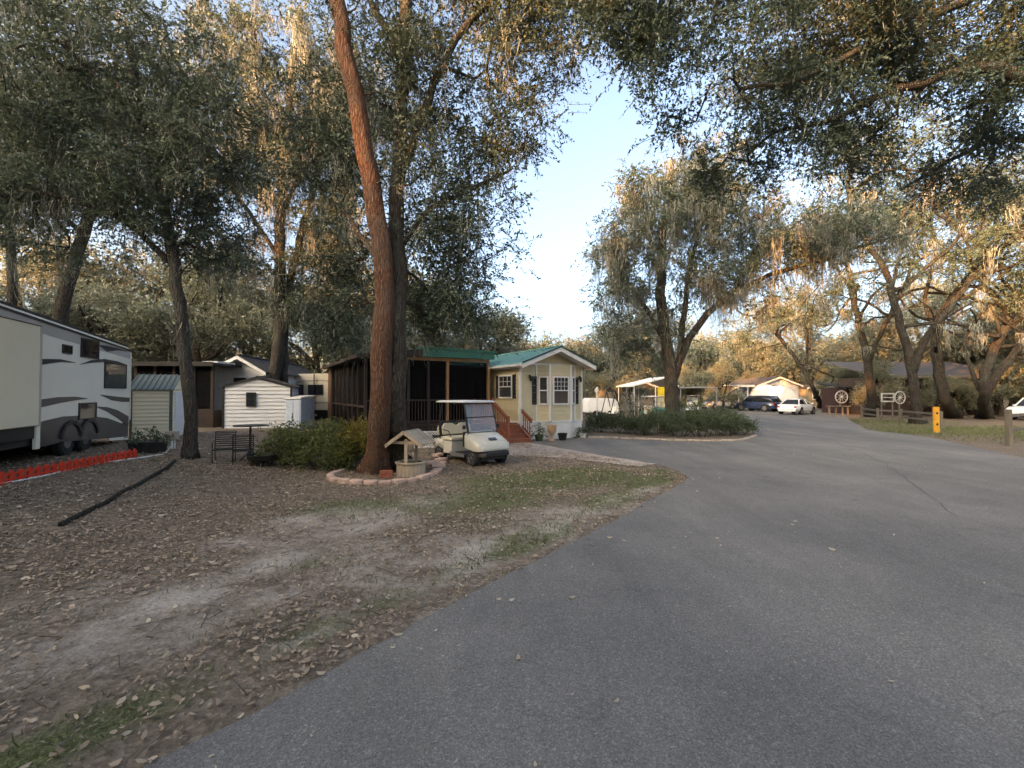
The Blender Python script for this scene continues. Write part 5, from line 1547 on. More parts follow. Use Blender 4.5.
# potted plant near the shed
def leafy(par, centers, cr, nspr, nleaf, ll, seed, m, name='leaves', slen=(.12, .3), droop=.15):
    rr = np.random.default_rng(seed); C = np.array(centers, float)
    V = foliage(C, np.full(len(C), cr), nspr, nleaf, ll, rr, slen=slen, droop=droop); return npmesh(name, V, quads(len(V)), m, par)
def pot(loc, rz, r0, r1, hh, m, lab, cat='plant pot', plant=None, seed=1, ph=.3, name='plant_pot', lm='bed_leaves'):
    p = empty(name, loc, rz, lab, cat)
    MB().lathe((0, 0, 0), [(r0 * .98, 0), (r0, .02), (r1 * .97, hh - .05), (r1 * 1.06, hh - .045), (r1 * 1.06, hh), (r1 * .9, hh), (r1 * .88, hh - .04)], 18).build('pot', m, p, smooth=True)
    if plant:
        leafy(p, [(0, 0, hh + ph * .4), (r1 * .6, 0, hh + ph * .3), (-r1 * .6, .05, hh + ph * .35), (0, 0, hh + ph * .8)], ph * .45, 12, 8, .07, seed, lm, slen=(.1, ph))
        s = MB()
        for k in range(5): s.tube([(0, 0, hh - .06), (.05 * math.cos(k), .05 * math.sin(k), hh + ph * .3), (.14 * math.cos(k * 1.3), .14 * math.sin(k * 1.3), hh + ph * .7)], [.008, .006, .003], 4)
        s.build('stems', 'dark_wood', p)
    return p
g = gput(148, 453); 
p = empty('planter', g, R(12), 'black tub of leafy green plants at the end of the red pickets', 'planter')
MB().prism([(-.34, .0), (.34, 0), (.40, .30), (-.40, .30)], -.17, .17).build('tub', 'black_plastic', p, bev=.02)
leafy(p, [(-.2, 0, .36), (.1, 0, .42), (.25, 0, .36), (0, 0, .5)], .16, 16, 8, .07, 4, 'bed_leaves')
# utility pedestal
g = gput(172, 449)
p = empty('utility_pedestal', g, R(10), 'small pinkish grey utility box on a short pipe by the oak', 'utility box')
mb = MB(); mb.tube([(0, 0, 0), (0, 0, .30)], .03, 8); mb.tube([(.06, .02, 0), (.06, .02, .3)], .018, 6); mb.build('pipe', 'white_plastic', p)
MB().bx(-.15, .15, -.07, .07, .27, .50).build('box', 'concrete_pale', p, bev=.012)
# big shrub between the trunks
g = gput(312, 470)
sh = empty('shrub', g, 0, 'large dense round leaved shrub left of the reddish trunk', 'shrub')
rr = np.random.default_rng(9)
Cs = []
for i in range(150):
    u = rr.uniform(-1, 1); v_ = rr.uniform(-1, 1); 
    if u * u * .8 + v_ * v_ > 1: continue
    top = 1.22 * (1 - .35 * abs(u) ** 3 - .25 * v_ * v_) * (0.92 + .16 * math.sin(u * 7))
    Cs.append((u * 1.42, v_ * .75 + .45, top * rr.uniform(.12, .95) ** .7))
leafy(sh, Cs, .24, 24, 9, .055, 10, 'shrub_leaves', 'foliage', (.12, .28), -.3)
Cs2 = [(rr.uniform(.6, 1.55), rr.uniform(.0, .9), rr.uniform(.5, 1.18)) for _ in range(26)]
leafy(sh, Cs2, .22, 22, 9, .05, 11, 'shrub_yellow_leaves', 'yellow_foliage', (.12, .28), -.3)
mb = MB()
for i in range(34):
    c = Cs[i % len(Cs)]; mb.tube([(c[0] * .5, c[1] * .5 + .2, 0), (c[0] * .8, c[1] * .8 + .1, c[2] * .5), c], [.018, .012, .005], 4)
mb.build('stems', 'oak_bark', sh)

# ring of pale stones round the two trunks
ring_px = [(344, 471), (334, 475), (330, 479), (338, 482), (350, 483.5), (364, 484), (378, 484), (392, 483.5), (406, 482), (418, 480), (428, 477), (436, 473), (441, 468), (443, 463), (440, 459)]
ringp = catmull([tuple(gput(*q)) for q in ring_px], .28)
cpt = gput(388, 474)
rng_e = empty('stone_edging', cpt, 0, 'curved border of pale pink stones around the reddish trunk and well', 'stone border')
rr = np.random.default_rng(19)
for i in range(len(ringp) - 1):
    a = Vector(ringp[i]) - cpt; b_ = Vector(ringp[i + 1]) - cpt; d_ = b_ - a; mid = (a + b_) / 2
    an = math.atan2(d_.y, d_.x) + rr.normal() * .08; ll = d_.length * .5 * rr.uniform(.86, .98); ww_ = rr.uniform(.065, .10); hh = rr.uniform(.07, .10)
    m2 = MB().at(Fm(mid.x, mid.y, 0, an) @ Matrix.Rotation(rr.normal() * .05, 4, 'X'))
    m2.prismz([(-ll, -ww_), (-ll * .4, -ww_ * 1.1), (ll * .6, -ww_), (ll, -ww_ * .6), (ll * .95, ww_ * .8), (0, ww_ * 1.08), (-ll, ww_ * .9)], -.03, hh)
    m2.build('stone', 'pink_stone', rng_e, bev=.018)
for (px, py, a_, z_) in ((437, 470, .5, .09), (441, 464, .9, .09), (433, 467, .3, .09), (438, 462, 1.2, .17)):
    g = gput(px, py) - cpt; m2 = MB().at(Fm(g.x, g.y, 0, a_)); m2.bx(-.17, .17, -.09, .09, z_, z_ + .08); m2.build('stone', 'pink_stone', rng_e, bev=.018)
g = gput(386, 478)
p = empty('brick', g, R(8), 'single red brick block standing at the foot of the trunks', 'brick')
mb = MB(); mb.bx(-.15, .15, -.05, .05, 0, .09); mb.bx(-.14, .15, -.045, .05, .095, .18); mb.build('block', 'red_brick', p, bev=.008)

# wishing well
g = gput(411, 475)
wl_ = empty('wishing_well', g, R(-12), 'small wooden wishing well with pitched roof beside the tree', 'wishing well')
k = 22; rw = .37
mb = MB()
for i in range(k):
    a = 2 * PI * i / k; M = Matrix.Rotation(a, 4, 'Z'); hw = rw * math.tan(PI / k) * .96
    mb.at(M).bx(rw - .02, rw + .012, -hw, hw, 0.0, .31 + .008 * math.sin(i * 2.1))
mb.build('tub', 'pale_wood', wl_)
mb = MB(); n = 10
for i in range(n):
    a = 2 * PI * i / n; hw = (rw + .05) * math.tan(PI / n) * .99; mb.at(Matrix.Rotation(a, 4, 'Z')).add([(rw - .07, -hw * .78, .322), (rw + .05, -hw, .322), (rw + .05, hw, .322), (rw - .07, hw * .78, .322), (rw - .07, -hw * .78, .35), (rw + .05, -hw, .35), (rw + .05, hw, .35), (rw - .07, hw * .78, .35)],
        [(0, 3, 2, 1), (4, 5, 6, 7), (0, 1, 5, 4), (1, 2, 6, 5), (2, 3, 7, 6), (3, 0, 4, 7)])
mb.build('rim', 'pale_wood', wl_, bev=.004)
MB().lathe((0, 0, 0), [(.33, .01), (.33, .12)], 20).build('soil', 'dark_inside', wl_)
for y_ in (-.33, .33):
    mb = MB(); mb.bar((0, y_, .0), (0 + .01, y_, .95), .09, .035, up=(0, 1, 0)); mb.build('post', 'pale_wood', wl_, bev=.004)
    mb = MB(); mb.bar((-.44, y_, .86), (.44, y_, .86), .035, .07); mb.build('brace', 'pale_wood', wl_)
mb = MB(); mb.tube([(0, -.3, .62), (0, .38, .62)], .022, 8); mb.build('spindle', 'pale_wood', wl_)
for s in (-1, 1):
    mb = MB()
    for j in range(3):
        t0, t1 = j / 3, (j + 1) / 3
        a = Vector((s * .02, 0, 1.16)); b_ = Vector((s * .52, 0, .82))
        q0 = a.lerp(b_, t0); q1 = a.lerp(b_, t1 - .02)
        mb.add([(q0.x, -.46, q0.z - .0), (q1.x, -.46, q1.z), (q1.x, .46, q1.z), (q0.x, .46, q0.z), (q0.x, -.46, q0.z - .025), (q1.x, -.46, q1.z - .025), (q1.x, .46, q1.z - .025), (q0.x, .46, q0.z - .025)],
               [(0, 1, 2, 3), (7, 6, 5, 4), (0, 4, 5, 1), (1, 5, 6, 2), (2, 6, 7, 3), (3, 7, 4, 0)])
    mb.build('roof', 'pale_wood', wl_)
    mb = MB()
    for y_ in (-.46, .44): mb.bar((s * .0, y_, 1.13), (s * .53, y_, .775), .03, .085)
    mb.build('roof_edge', 'pale_wood', wl_)

wl_.scale = (.9, .9, .95)
# ------------------------------------------------------------------ golf cart
def golf_cart(loc, rz, lab, body='cart_cream'):
    c = empty('golf_cart', loc, rz, lab, 'golf cart')
    # local: +y is forward, x across (width 1.2)
    def wheel(x, y, r=.225):
        s = 1 if x > 0 else -1
        w = MB().lathe((x, y, r), [(r * .62, -.085), (r * .92, -.095), (r, -.06), (r, .06), (r * .92, .095), (r * .62, .085)], 24, 'x').build('wheel', 'rubber', c, smooth=True)
        MB().lathe((x + s * .075, y, r), [(.03, -s * .01), (.06, s * .01), (r * .45, -s * .012), (r * .60, s * .012), (r * .64, s * .008)], 20, 'x').build('rim', 'steel', w, smooth=True)
        m2 = MB()
        for i in range(6):
            a = i * PI / 3; m2.bar((x + s * .075, y, r), (x + s * .078, y + math.cos(a) * r * .6, r + math.sin(a) * r * .6), .035, .012)
        m2.build('spoke', 'steel', w)
    for x in (-.47, .47): wheel(x, .82); wheel(x, -.83)
    # front cowl loft
    def ring(y, w, z0, z1, k=.16):
        return [(-w, y, z0), (w, y, z0), (w * 1.0, y, z1 - k), (w * .93, y, z1 - k * .4), (w * .7, y, z1), (-w * .7, y, z1), (-w * .93, y, z1 - k * .4), (-w, y, z1 - k)]
    MB().loft([ring(.50, .56, .50, .93, .12), ring(.62, .585, .47, .90, .14), ring(.80, .59, .44, .83, .16), ring(1.0, .58, .42, .74, .16), ring(1.15, .54, .42, .64, .12), ring(1.22, .46, .43, .54, .06)]).build('front_cowl', body, c, smooth='all', bev=.01)
    MB().loft([ring(1.0, .50, .26, .42, .05), ring(1.22, .46, .27, .42, .05), ring(1.28, .40, .29, .38, .03)]).build('bumper', 'black_plastic', c, smooth=True)
    mb = MB(); mb.bx(-.45, .45, 1.0, 1.2, .425, .475); mb.build('valance', body, c)
    mb = MB().at(Matrix.Translation((0, 1.05, .735)) @ Matrix.Rotation(-.55, 4, 'X')); mb.bx(-.13, .13, -.05, .05, -.012, .014); mb.build('badge_plate', 'graphite', c, bev=.006)
    for s in (-1, 1):
        mb = MB().at(Matrix.Translation((s * .44, 1.13, .585)) @ Matrix.Rotation(-.9, 4, 'X')); mb.bx(-.08, .08, -.035, .035, -.03, .022); mb.build('headlight', 'lamp_lens', c, bev=.012)
    # dash
    mb = MB(); mb.prism([(-.55, .50), (.55, .50), (.55, .92), (-.55, .92)], .40, .50); mb.build('dashboard', 'black_plastic', c, bev=.02)
    # floor
    MB().bx(-.56, .56, -.18, .52, .235, .285).build('floor', 'black_plastic', c, bev=.01)
    mb = MB(); mb.bx(-.585, -.55, -.16, .5, .215, .31); mb.bx(.55, .585, -.16, .5, .215, .31); mb.build('rocker_panel', 'steel', c)
    # seat base and rear body
    mb = MB(); mb.prism([(-.53, .24), (.53, .24), (.53, .60), (-.53, .60)], -.62, -.18); mb.build('seat_base', 'cart_cream', c, bev=.02)
    MB().loft([ring(-1.16, .50, .34, .56, .06), ring(-1.08, .57, .30, .66, .10), ring(-.8, .585, .44, .70, .1), ring(-.60, .585, .36, .68, .08)]).build('rear_body', body, c, smooth='all')
    mb = MB(); mb.bx(-.4, .4, -1.1, 1.1, .17, .30); mb.build('chassis', 'black_plastic', c)
    mb = MB(); mb.bx(-.54, .54, -.66, -.14, .61, .73); mb.build('seat_cushion', 'seat_vinyl', c, bev=.04, seg=3)
    # humped backrest
    def hump(m, w, z0, z1, y, th, name):
        pts = []
        n = 24
        for i in range(n + 1):
            u = -1 + 2 * i / n; zt = z1 - .07 * (math.cos(u * 2 * PI) * .5 + .5) ** 2 * (1 if abs(u) < .5 else 0) - .10 * max(0, abs(u) - .82) / .18
            pts.append((u * w, zt))
        poly = [(-w * .97, z0), (w * .97, z0)] + pts[::-1]
        return MB().at(Matrix.Translation((0, y, 0)) @ Matrix.Rotation(.14, 4, 'X')).prism(poly, 0, th).build(name, m, c, bev=.02, seg=3)
    hump('seat_vinyl', .51, .76, 1.10, -.62, .08, 'seat_back'); hump('black_plastic', .55, .74, 1.15, -.71, .085, 'seat_back_shell')
    hump('seat_vinyl', .50, .74, 1.04, -.90, .07, 'rear_seat_back')
    mb = MB(); mb.bx(-.50, .50, -1.30, -.92, .62, .72); mb.build('rear_seat', 'black_plastic', c, bev=.03)
    # struts
    mb = MB()
    for s in (-1, 1):
        mb.tube([(s * .52, .62, .86), (s * .52, .50, 1.30), (s * .50, .40, 1.72)], .018, 8)
        mb.tube([(s * .55, -.75, .60), (s * .54, -.78, 1.2), (s * .50, -.74, 1.72)], .018, 8)
        mb.tube([(s * .55, -.16, .72), (s * .56, -.30, .90), (s * .55, -.62, .92)], .014, 6)
    mb.build('roof_struts', 'black_plastic', c, smooth=True)
    def rr_(y, w, z, k): return [(-w, y, z), (w, y, z), (w + .02, y, z + .02), (w, y, z + k), (w * .8, y, z + k + .02), (-w * .8, y, z + k + .02), (-w, y, z + k), (-w - .02, y, z + .02)]
    MB().loft([rr_(-.99, .50, 1.73, .015), rr_(-.94, .57, 1.72, .04), rr_(.44, .57, 1.72, .04), rr_(.52, .50, 1.73, .015)]).build('roof', 'white_plastic', c, smooth=True)
    # windshield in two leaves
    a = Vector((0, .635, .90)); b_ = Vector((0, .40, 1.70)); m_ = a.lerp(b_, .52)
    for q0, q1 in ((a, m_), (m_, b_)):
        f = MB()
        f.bar((-.50, q0.y, q0.z), (.50, q0.y, q0.z), .022); f.bar((-.50, q1.y, q1.z), (.50, q1.y, q1.z), .022)
        f.bar((-.50, q0.y, q0.z), (-.50, q1.y, q1.z), .022); f.bar((.50, q0.y, q0.z), (.50, q1.y, q1.z), .022)
        fo = f.build('windshield', 'black_plastic', c)
        MB().add([(-.49, q0.y, q0.z), (.49, q0.y, q0.z), (.49, q1.y, q1.z), (-.49, q1.y, q1.z), (-.49, q0.y - .006, q0.z), (.49, q0.y - .006, q0.z), (.49, q1.y - .006, q1.z), (-.49, q1.y - .006, q1.z)], [(0, 1, 2, 3), (7, 6, 5, 4)]).build('pane', 'windshield', fo)
    # steering wheel
    st_ = MB(); M = Matrix.Translation((-.26, .26, .98)) @ Matrix.Rotation(.7, 4, 'X')
    ps = [M @ Vector((.17 * math.cos(t), .17 * math.sin(t), 0)) for t in np.linspace(0, 2 * PI, 21)]
    st_.tube(ps, .014, 6, False); st_.bar(M @ Vector((-.16, 0, 0)), M @ Vector((.16, 0, 0)), .02); st_.bar(M @ Vector((0, 0, 0)), M @ Vector((0, -.16, 0)), .02)
    st_.tube([M @ Vector((0, 0, 0)), (-.26, .46, .76)], .02, 6); st_.build('steering_wheel', 'black_plastic', c)
    mb = MB()
    for s in (-1, 1): mb.bx(s * .60 - .04, s * .60 + .04, .52, .57, 1.0, 1.1)
    mb.build('side_mirror', 'black_plastic', c)
    return c
hd = Vector((.66, -.75)).normalized(); fm = (Vector((-1.04, 12.35)) + Vector((-.34, 12.9))) / 2
cc = fm - hd * .82
golf_cart((cc.x, cc.y, 0), math.atan2(hd.y, hd.x) - PI / 2, 'cream golf cart with white roof parked on the grass by the porch')
g2 = W(655, 414, 34); golf_cart((g2.x, g2.y, 0), R(200), 'green golf cart far off behind the shrub bed', 'cart_green')

# pots by the cream home
pot(gput(539, 441), 0, .13, .19, .26, 'green_pot', 'green pot with a leafy plant right of the red steps', plant=1, seed=3, ph=.45)
g = gput(552, 440.8)
u_ = empty('urn', g, 0, 'tan pedestal urn standing before the white skirting', 'urn')
MB().lathe((0, 0, 0), [(.13, 0), (.13, .04), (.05, .09), (.04, .2), (.08, .26), (.17, .38), (.19, .60), (.21, .61), (.21, .66), (.17, .66)], 18).build('bowl', 'terracotta', u_, smooth=True)
pot(gput(562.5, 440.2), 0, .15, .20, .30, 'black_plastic', 'black plastic pot, empty, right of the tan urn')
pot(gput(583, 437.5), 0, .12, .16, .2, 'white_plastic', 'small pale pot with seedlings at the corner of the cream home', plant=1, seed=7, ph=.35)
g = gput(512, 442.5); o = MB().at(Fm(g.x, g.y, g.z, .5)).prism([(-.14, 0), (.16, 0), (.06, .16), (.0, .26), (-.08, .2)], -.04, .04).build('garden_ornament', 'white_trim', bev=.015); tag(o, 'small white garden ornament at the foot of the red steps', 'ornament')
snake('hose', [tuple(gput(*p)) for p in ((575, 438.4), (578, 436.9), (581, 436.6), (584, 436.5))], .03, 'green_pot', 'dark coiled garden hose lying by the home corner', 'hose')

# shrub bed right of the cream home
BL = ['low dark green shrub at the left end of the bed beside the cream home', 'second low shrub of the bed, in front of the bare shrub', 'third shrub of the bed, between the bare shrub and the mossy oak',
      'round shrub directly left of the mossy oak trunk', 'shrub at the front foot of the mossy oak', 'taller yellow green shrub directly right of the mossy oak trunk', 'wide dark shrub filling the middle right of the bed',
      'spiky topped shrub near the right end of the bed', 'last low shrub at the right tip of the bed', 'small back row shrub behind the bed at the road']
spots = [(600, 434, .55, .5), (622, 435, .6, .45), (645, 437, .6, .45), (662, 436, .6, .6), (680, 438.5, .65, .6), (692, 432, .8, .95), (706, 439, .75, .6), (726, 438, .7, .6), (742, 436.5, .5, .45), (722, 430, .8, .55)]
for i, (px, py, w_, h_) in enumerate(spots):
    g = gput(px, py - 1.5); s = empty('shrub', g, 0, BL[i], 'shrub', 'shrubs in the bed under the mossy oak')
    rr = np.random.default_rng(50 + i); C = []
    while len(C) < 34:
        u = rr.uniform(-1, 1); v_ = rr.uniform(-1, 1)
        if u * u + v_ * v_ < 1: C.append((u * w_ * 1.25, v_ * .7 + .35, h_ * 1.75 * (1 - .3 * (u * u)) * rr.uniform(.1, 1.0) ** .8))
    leafy(s, C, .17, 18, 8, .065, 60 + i, 'shrub_leaves' if i in (5,) else 'bed_leaves', 'foliage', (.15, .45), -1.2)
    mb = MB()
    for c in C[:12]: mb.tube([(c[0] * .4, c[1] * .4 + .2, 0), (c[0] * .7, c[1] * .8, c[2] * .5), (c[0], c[1], c[2])], [.015, .01, .004], 4)
    mb.build('stems', 'oak_bark', s)
# pale edging of the bed
ed = [gput(*q) for q in ((588, 437.6), (620, 438.4), (660, 440), (700, 441), (740, 440.4), (756, 436))]
q = catmull([tuple(e) for e in ed], .5); cpt = Vector(q[0]); be = empty('stone_edging', cpt, 0, 'low pale block border along the front of the shrub bed', 'stone border')
for i in range(len(q) - 1):
    a = Vector(q[i]) - cpt; b_ = Vector(q[i + 1]) - cpt; m2 = MB(); m2.bar(a.lerp(b_, .03) + Vector((0, 0, .02)), a.lerp(b_, .97) + Vector((0, 0, .02)), .14, .08 + .01 * (i % 3)); m2.build('stone', 'concrete_pale', be, bev=.015)
# bare pale shrub
g = gput(637, 430)
s = empty('shrub', g, 0, 'thin pale multi stemmed shrub with airy grey leaves', 'shrub')
rr = np.random.default_rng(90); mb = MB(); C = []
for i in range(16):
    a = rr.uniform(0, 2 * PI); q_ = rr.uniform(.3, 1.0); hh = rr.uniform(1.2, 2.1)
    tip = (math.cos(a) * q_ * .9, math.sin(a) * q_ * .7, hh); mb.tube([(.06 * math.cos(a), .06 * math.sin(a), 0), (tip[0] * .35, tip[1] * .35, hh * .5), tip], [.022, .015, .005], 5); C += [tip, (tip[0] * .8, tip[1] * .8, hh * .85)]
mb.build('stems', 'oak_bark', s); leafy(s, C, .25, 9, 7, .07, 91, 'spanish_moss', 'foliage', (.15, .4))

# ------------------------------------------------------------------ vehicles
def car(loc, rz, L, Wd, H, body, lab, kind='sedan', cat='car'):
    c = empty('parked_car', loc, rz, lab, cat)       # +x is forward
    a = L / 2; w = Wd / 2
    if kind == 'sedan': zb = [(-a, .62, .80), (-a + .10, .88, .94), (-a + .9, .98, 1.0), (-.2, .96, 1.0), (a - 1.35, .94, 1.0), (a - .5, .80, .96), (a - .08, .62, .82), (a, .52, .72)]
    else: zb = [(-a, .80, .86), (-a + .06, 1.02, .95), (-a + .8, 1.06, 1.0), (0, 1.05, 1.0), (a - 1.2, 1.05, 1.0), (a - .4, .98, .98), (a - .06, .82, .88), (a, .62, .78)]
    def ring(x, z, k):
        ww = w * k; z0 = .26 if abs(x) < a - .3 else .34
        return [(x, -ww * .9, z0), (x, ww * .9, z0), (x, ww, z0 + .16), (x, ww, z * .62), (x, ww * .96, z - .06), (x, ww * .86, z), (x, -ww * .86, z), (x, -ww * .96, z - .06), (x, -ww, z * .62), (x, -ww, z0 + .16)]
    MB().loft([ring(*q) for q in zb]).build('body', body, c, smooth='all')
    if kind == 'sedan': cab = [(-a + .62, .98, .74), (-a + 1.35, H - .05, .60), (-.15, H, .62), (.35, H - .03, .62), (1.22, .95, .76)]
    else: cab = [(-a + .10, 1.0, .84), (-a + .45, H - .06, .72), (-.6, H, .74), (.6, H - .04, .72), (1.25, 1.02, .82)]
    base = .94 if kind == 'sedan' else 1.03
    def cring(x, z, k, e=0): return [(x, -w * .88, base - .06), (x, w * .88, base - .06), (x, w * (k + .10) + e, (base + z) / 2), (x, w * k, z - .03), (x, w * k * .8, z), (x, -w * k * .8, z), (x, -w * k, z - .03), (x, -w * (k + .10) - e, (base + z) / 2)]
    MB().loft([cring(x, z, k) for x, z, k in cab]).build('cabin', 'dark_glass', c, smooth='all')
    # roof skin and pillars
    rf = MB(); rf.loft([[(x, -w * k * .98, z - .05), (x, w * k * .98, z - .05), (x, w * k * .9, z + .012), (x, -w * k * .9, z + .012)] for x, z, k in cab[1:4]]); rf.build('roof', body, c, smooth='all')
    pl = MB()
    for s in (-1, 1):
        for i, j in ((0, 1), (3, 4)):
            x0, z0, k0 = cab[i]; x1, z1, k1 = cab[j]
            pl.bar((x0, s * w * .86, base - .02) if i == 0 else (x0, s * w * k0 * .97, z0 - .02), (x1, s * w * k1 * .97, z1 - .02) if i == 0 else (x1, s * w * .86, base - .02), .08, .06)
        xm = .1; pl.bar((xm - .05, s * w * .95, base - .02), (xm - .08, s * w * .66, H - .04), .08, .05)
        pl.bar((cab[0][0] + .3, s * w * .93, base + .0), (cab[4][0] - .1, s * w * .93, base + .0), .04, .04)
    pl.build('pillar', body, c)
    R_w = .33 if kind == 'sedan' else .38
    for x in (-a + .92, a - .88):
        for s in (-1, 1):
            wo = MB().lathe((x, s * (w - .09), R_w), [(R_w * .6, -.1), (R_w * .93, -.115), (R_w, -.08), (R_w, .08), (R_w * .93, .115), (R_w * .6, .1)], 22, 'y').build('wheel', 'rubber', c, smooth=True)
            MB().lathe((x, s * (w + .005), R_w), [(.03, -s * .02), (.08, s * .012), (R_w * .5, 0), (R_w * .64, s * .012)], 18, 'y').build('rim', 'steel', wo, smooth=True)
            MB().lathe((x, s * (w - .012), R_w + .015), [(R_w * 1.0, 0), (R_w * 1.16, s * .018)], 24, 'y').build('arch', 'black_plastic', wo)
    for s in (-1, 1):
        MB().bx(-a - .012, -a + .22, s * w * .93 - .06 * s - (.2 if s > 0 else 0), s * w * .93 - .06 * s + (.2 if s < 0 else 0), .66, .80 if kind == 'sedan' else .98).build('tail_lamp', 'tail_red', c, bev=.02)
        MB().bx(a - .32, a - .02, s * w * .72 - .16, s * w * .72 + .16, .60, .72).build('headlight', 'lamp_lens', c, bev=.03)
        MB().bx(.85, 1.0, s * (w + .08) - .08, s * (w + .08) + .08, base, base + .12).build('side_mirror', body, c, bev=.02)
    mb = MB(); mb.bx(-a - .02, -a + .2, -w * .8, w * .8, .30, .46); mb.bx(a - .2, a + .02, -w * .8, w * .8, .27, .42); mb.build('bumper', 'black_plastic' if kind != 'sedan' else body, c, bev=.04)
    MB().bx(-a - .018, -a + .0, -.17, .17, .60 if kind == 'sedan' else .72, .70 if kind == 'sedan' else .82).build('number_plate', 'white_trim', c)
    return c
g = G(797, 414.2); car((g.x, g.y, 0.008), R(38), 4.7, 1.82, 1.44, 'car_white', 'white sedan parked in front of the tarpaulin, rear towards the road')
g = G(758, 411.2); car((g.x, g.y, 0.008), R(118), 4.5, 1.85, 1.72, 'car_navy', 'dark blue SUV parked left of the white tarpaulin', 'suv', 'suv')
g = G(734, 408.4); car((g.x, g.y, 0.008), R(100), 4.4, 1.8, 1.75, 'car_black', 'black SUV far down the road beside the silver car', 'suv', 'suv')
g = G(718, 409.2); car((g.x, g.y, 0.008), R(20), 4.5, 1.8, 1.42, 'car_silver', 'silver car far down the road, left of the black SUV')
g = W(1042, 408, 33); car((g.x, g.y, 0.008), R(190), 4.5, 1.85, 1.7, 'car_white', 'white vehicle at the right edge beyond the near fence post', 'suv', 'suv')

# tarpaulin covered trailer
g = G(790, 410.3); g = Vector((X_(790, 49), 49, 0))
t = empty('covered_trailer', g, R(6), 'white tarpaulin stretched over a trailer before the blue home', 'covered trailer')
rr = np.random.default_rng(44)
def tring(y, w0, w1, zt):
    return [(-w0, y, .15), (w0, y, .15), (w0 * .98, y, .9), ((w0 + w1) / 2 + .1, y, 1.7), (w1 + .25, y, zt - .35), (w1 * .5, y, zt), (-w1 * .5, y, zt - .05), (-w1, y, zt - .25), (-(w0 + w1) / 2, y, 1.6), (-w0 * .98, y, .9)]
def tr2(y, s, zt, j): return [(-1.5 * s, y, .12), (1.75 * s, y, .1), (1.5 * s, y, .7 + j), (.95 * s, y, 1.5 - j), (.25 * s, y, 2.2 + j), (-.55 * s, y, zt), (-.75 * s, y, zt - .04), (-1.0 * s, y, zt - .55 - j), (-1.25 * s, y, 1.5), (-1.45 * s, y, .8 + j)]
mb = MB(); mb.loft([tr2(0, .92, 2.5, .05), tr2(.7, 1.02, 2.85, -.04), tr2(1.9, 1.05, 2.8, .06), tr2(3.0, 1.0, 3.0, -.05), tr2(4.4, 1.04, 2.8, .04), tr2(5.5, .9, 2.6, 0)]); mb.build('tarpaulin', 'tarp_white', t)
mb = MB(); mb.tube([(-1.53, -.02, .9), (0, -.06, 1.3), (1.5, -.02, .9)], .02, 5); mb.tube([(-1.2, -.02, 1.5), (.2, -.05, 1.75), (1.3, -.02, 1.5)], .02, 5); mb.build('rope', 'white_trim', t)
for s in (-1, 1): MB().lathe((s * 1.45, 3, .33), [(.2, -.1), (.33, -.1), (.33, .1), (.2, .1)], 16, 'x').build('wheel', 'rubber', t)

# ------------------------------------------------------------------ fences on the right
def rail_fence(px_list, hh, lab, extra=None, sc_=1.0, post_ext=0):
    ps = [gput(*p) for p in px_list]
    if extra: ps += [Vector(e) for e in extra]
    f = empty('rail_fence', ps[0], 0, lab, 'fence')
    for i, p in enumerate(ps):
        q = p - ps[0]; mb = MB(); mb.bar(q + Vector((0, 0, -.1)), q + Vector((.02 * math.sin(i * 3), 0, hh)), .13 * sc_, .13 * sc_, up=(0, 1, 0)); mb.build('post', 'grey_wood', f, bev=.012)
    for a, b_ in zip(ps[:-1], ps[1:]):
        for k, z in enumerate((hh * .42, hh * .82)):
            mb = MB(); q0 = a - ps[0]; q1 = b_ - ps[0]; d_ = (q1 - q0).normalized(); mb.bar(q0 + Vector((0, 0, z)) - d_ * .06, q1 + Vector((0, 0, z + .02 * math.sin(k + a.x))) + d_ * .06, .05, .12); mb.build('rail', 'grey_wood', f, bev=.01)
    return f
rail_fence([(862, 418.5), (878, 421.5), (901.5, 423.2), (941, 428.2)], .95, 'low weathered split rail fence behind the yellow post')
rail_fence([(1009, 446)], 1.38, 'near rail fence running off the right edge of the picture', extra=[(21.5, 18.6, 0), (23.7, 19.6, 0), (25.9, 20.6, 0)], sc_=1.15)
g = gput(936.5, 432.6)
p = empty('marker_post', g, R(-6), 'short yellow orange post with two dark reflectors by the road', 'post')
MB().bx(-.13, .13, -.05, .05, -.05, 1.30).build('board', 'yellow_paint', p, bev=.015)
for z in (.42, .98): MB().lathe((0, -.056, z), [(.055, .008), (.06, -.006), (.02, -.012)], 14, 'y').build('reflector', 'dark_trim', p)
# wagon wheels
mat('faded_white', (0.40, 0.40, 0.38), 0.7, 0.15, 5, 0.2, dirt=0.4)
def wagon_wheel(loc, rz, r, lab, white='faded_white'):
    w = empty('wagon_wheel', loc, rz, lab, 'wagon wheel', 'white wagon wheels')
    mb = MB(); n = 24; ps = [Vector((r * math.cos(t), 0, r + r * math.sin(t))) for t in np.linspace(0, 2 * PI, n + 1)]; mb.tube(ps, r * .085, 8, False); mb.build('rim', white, w, smooth=True)
    MB().lathe((0, 0, r), [(r * .10, -.08), (r * .16, -.05), (r * .16, .05), (r * .10, .08)], 12, 'y').build('hub', white, w)
    for k in range(10):
        a = k * PI / 5; mb = MB(); mb.tube([(r * .1 * math.cos(a), 0, r + r * .1 * math.sin(a)), (r * .97 * math.cos(a), 0, r + r * .97 * math.sin(a))], r * .035, 6); mb.build('spoke', white, w)
    return w
a = W(841.5, 397, 41); wagon_wheel((a.x, a.y, a.z - .55), 0, .55, 'white wagon wheel mounted before the maroon shed')
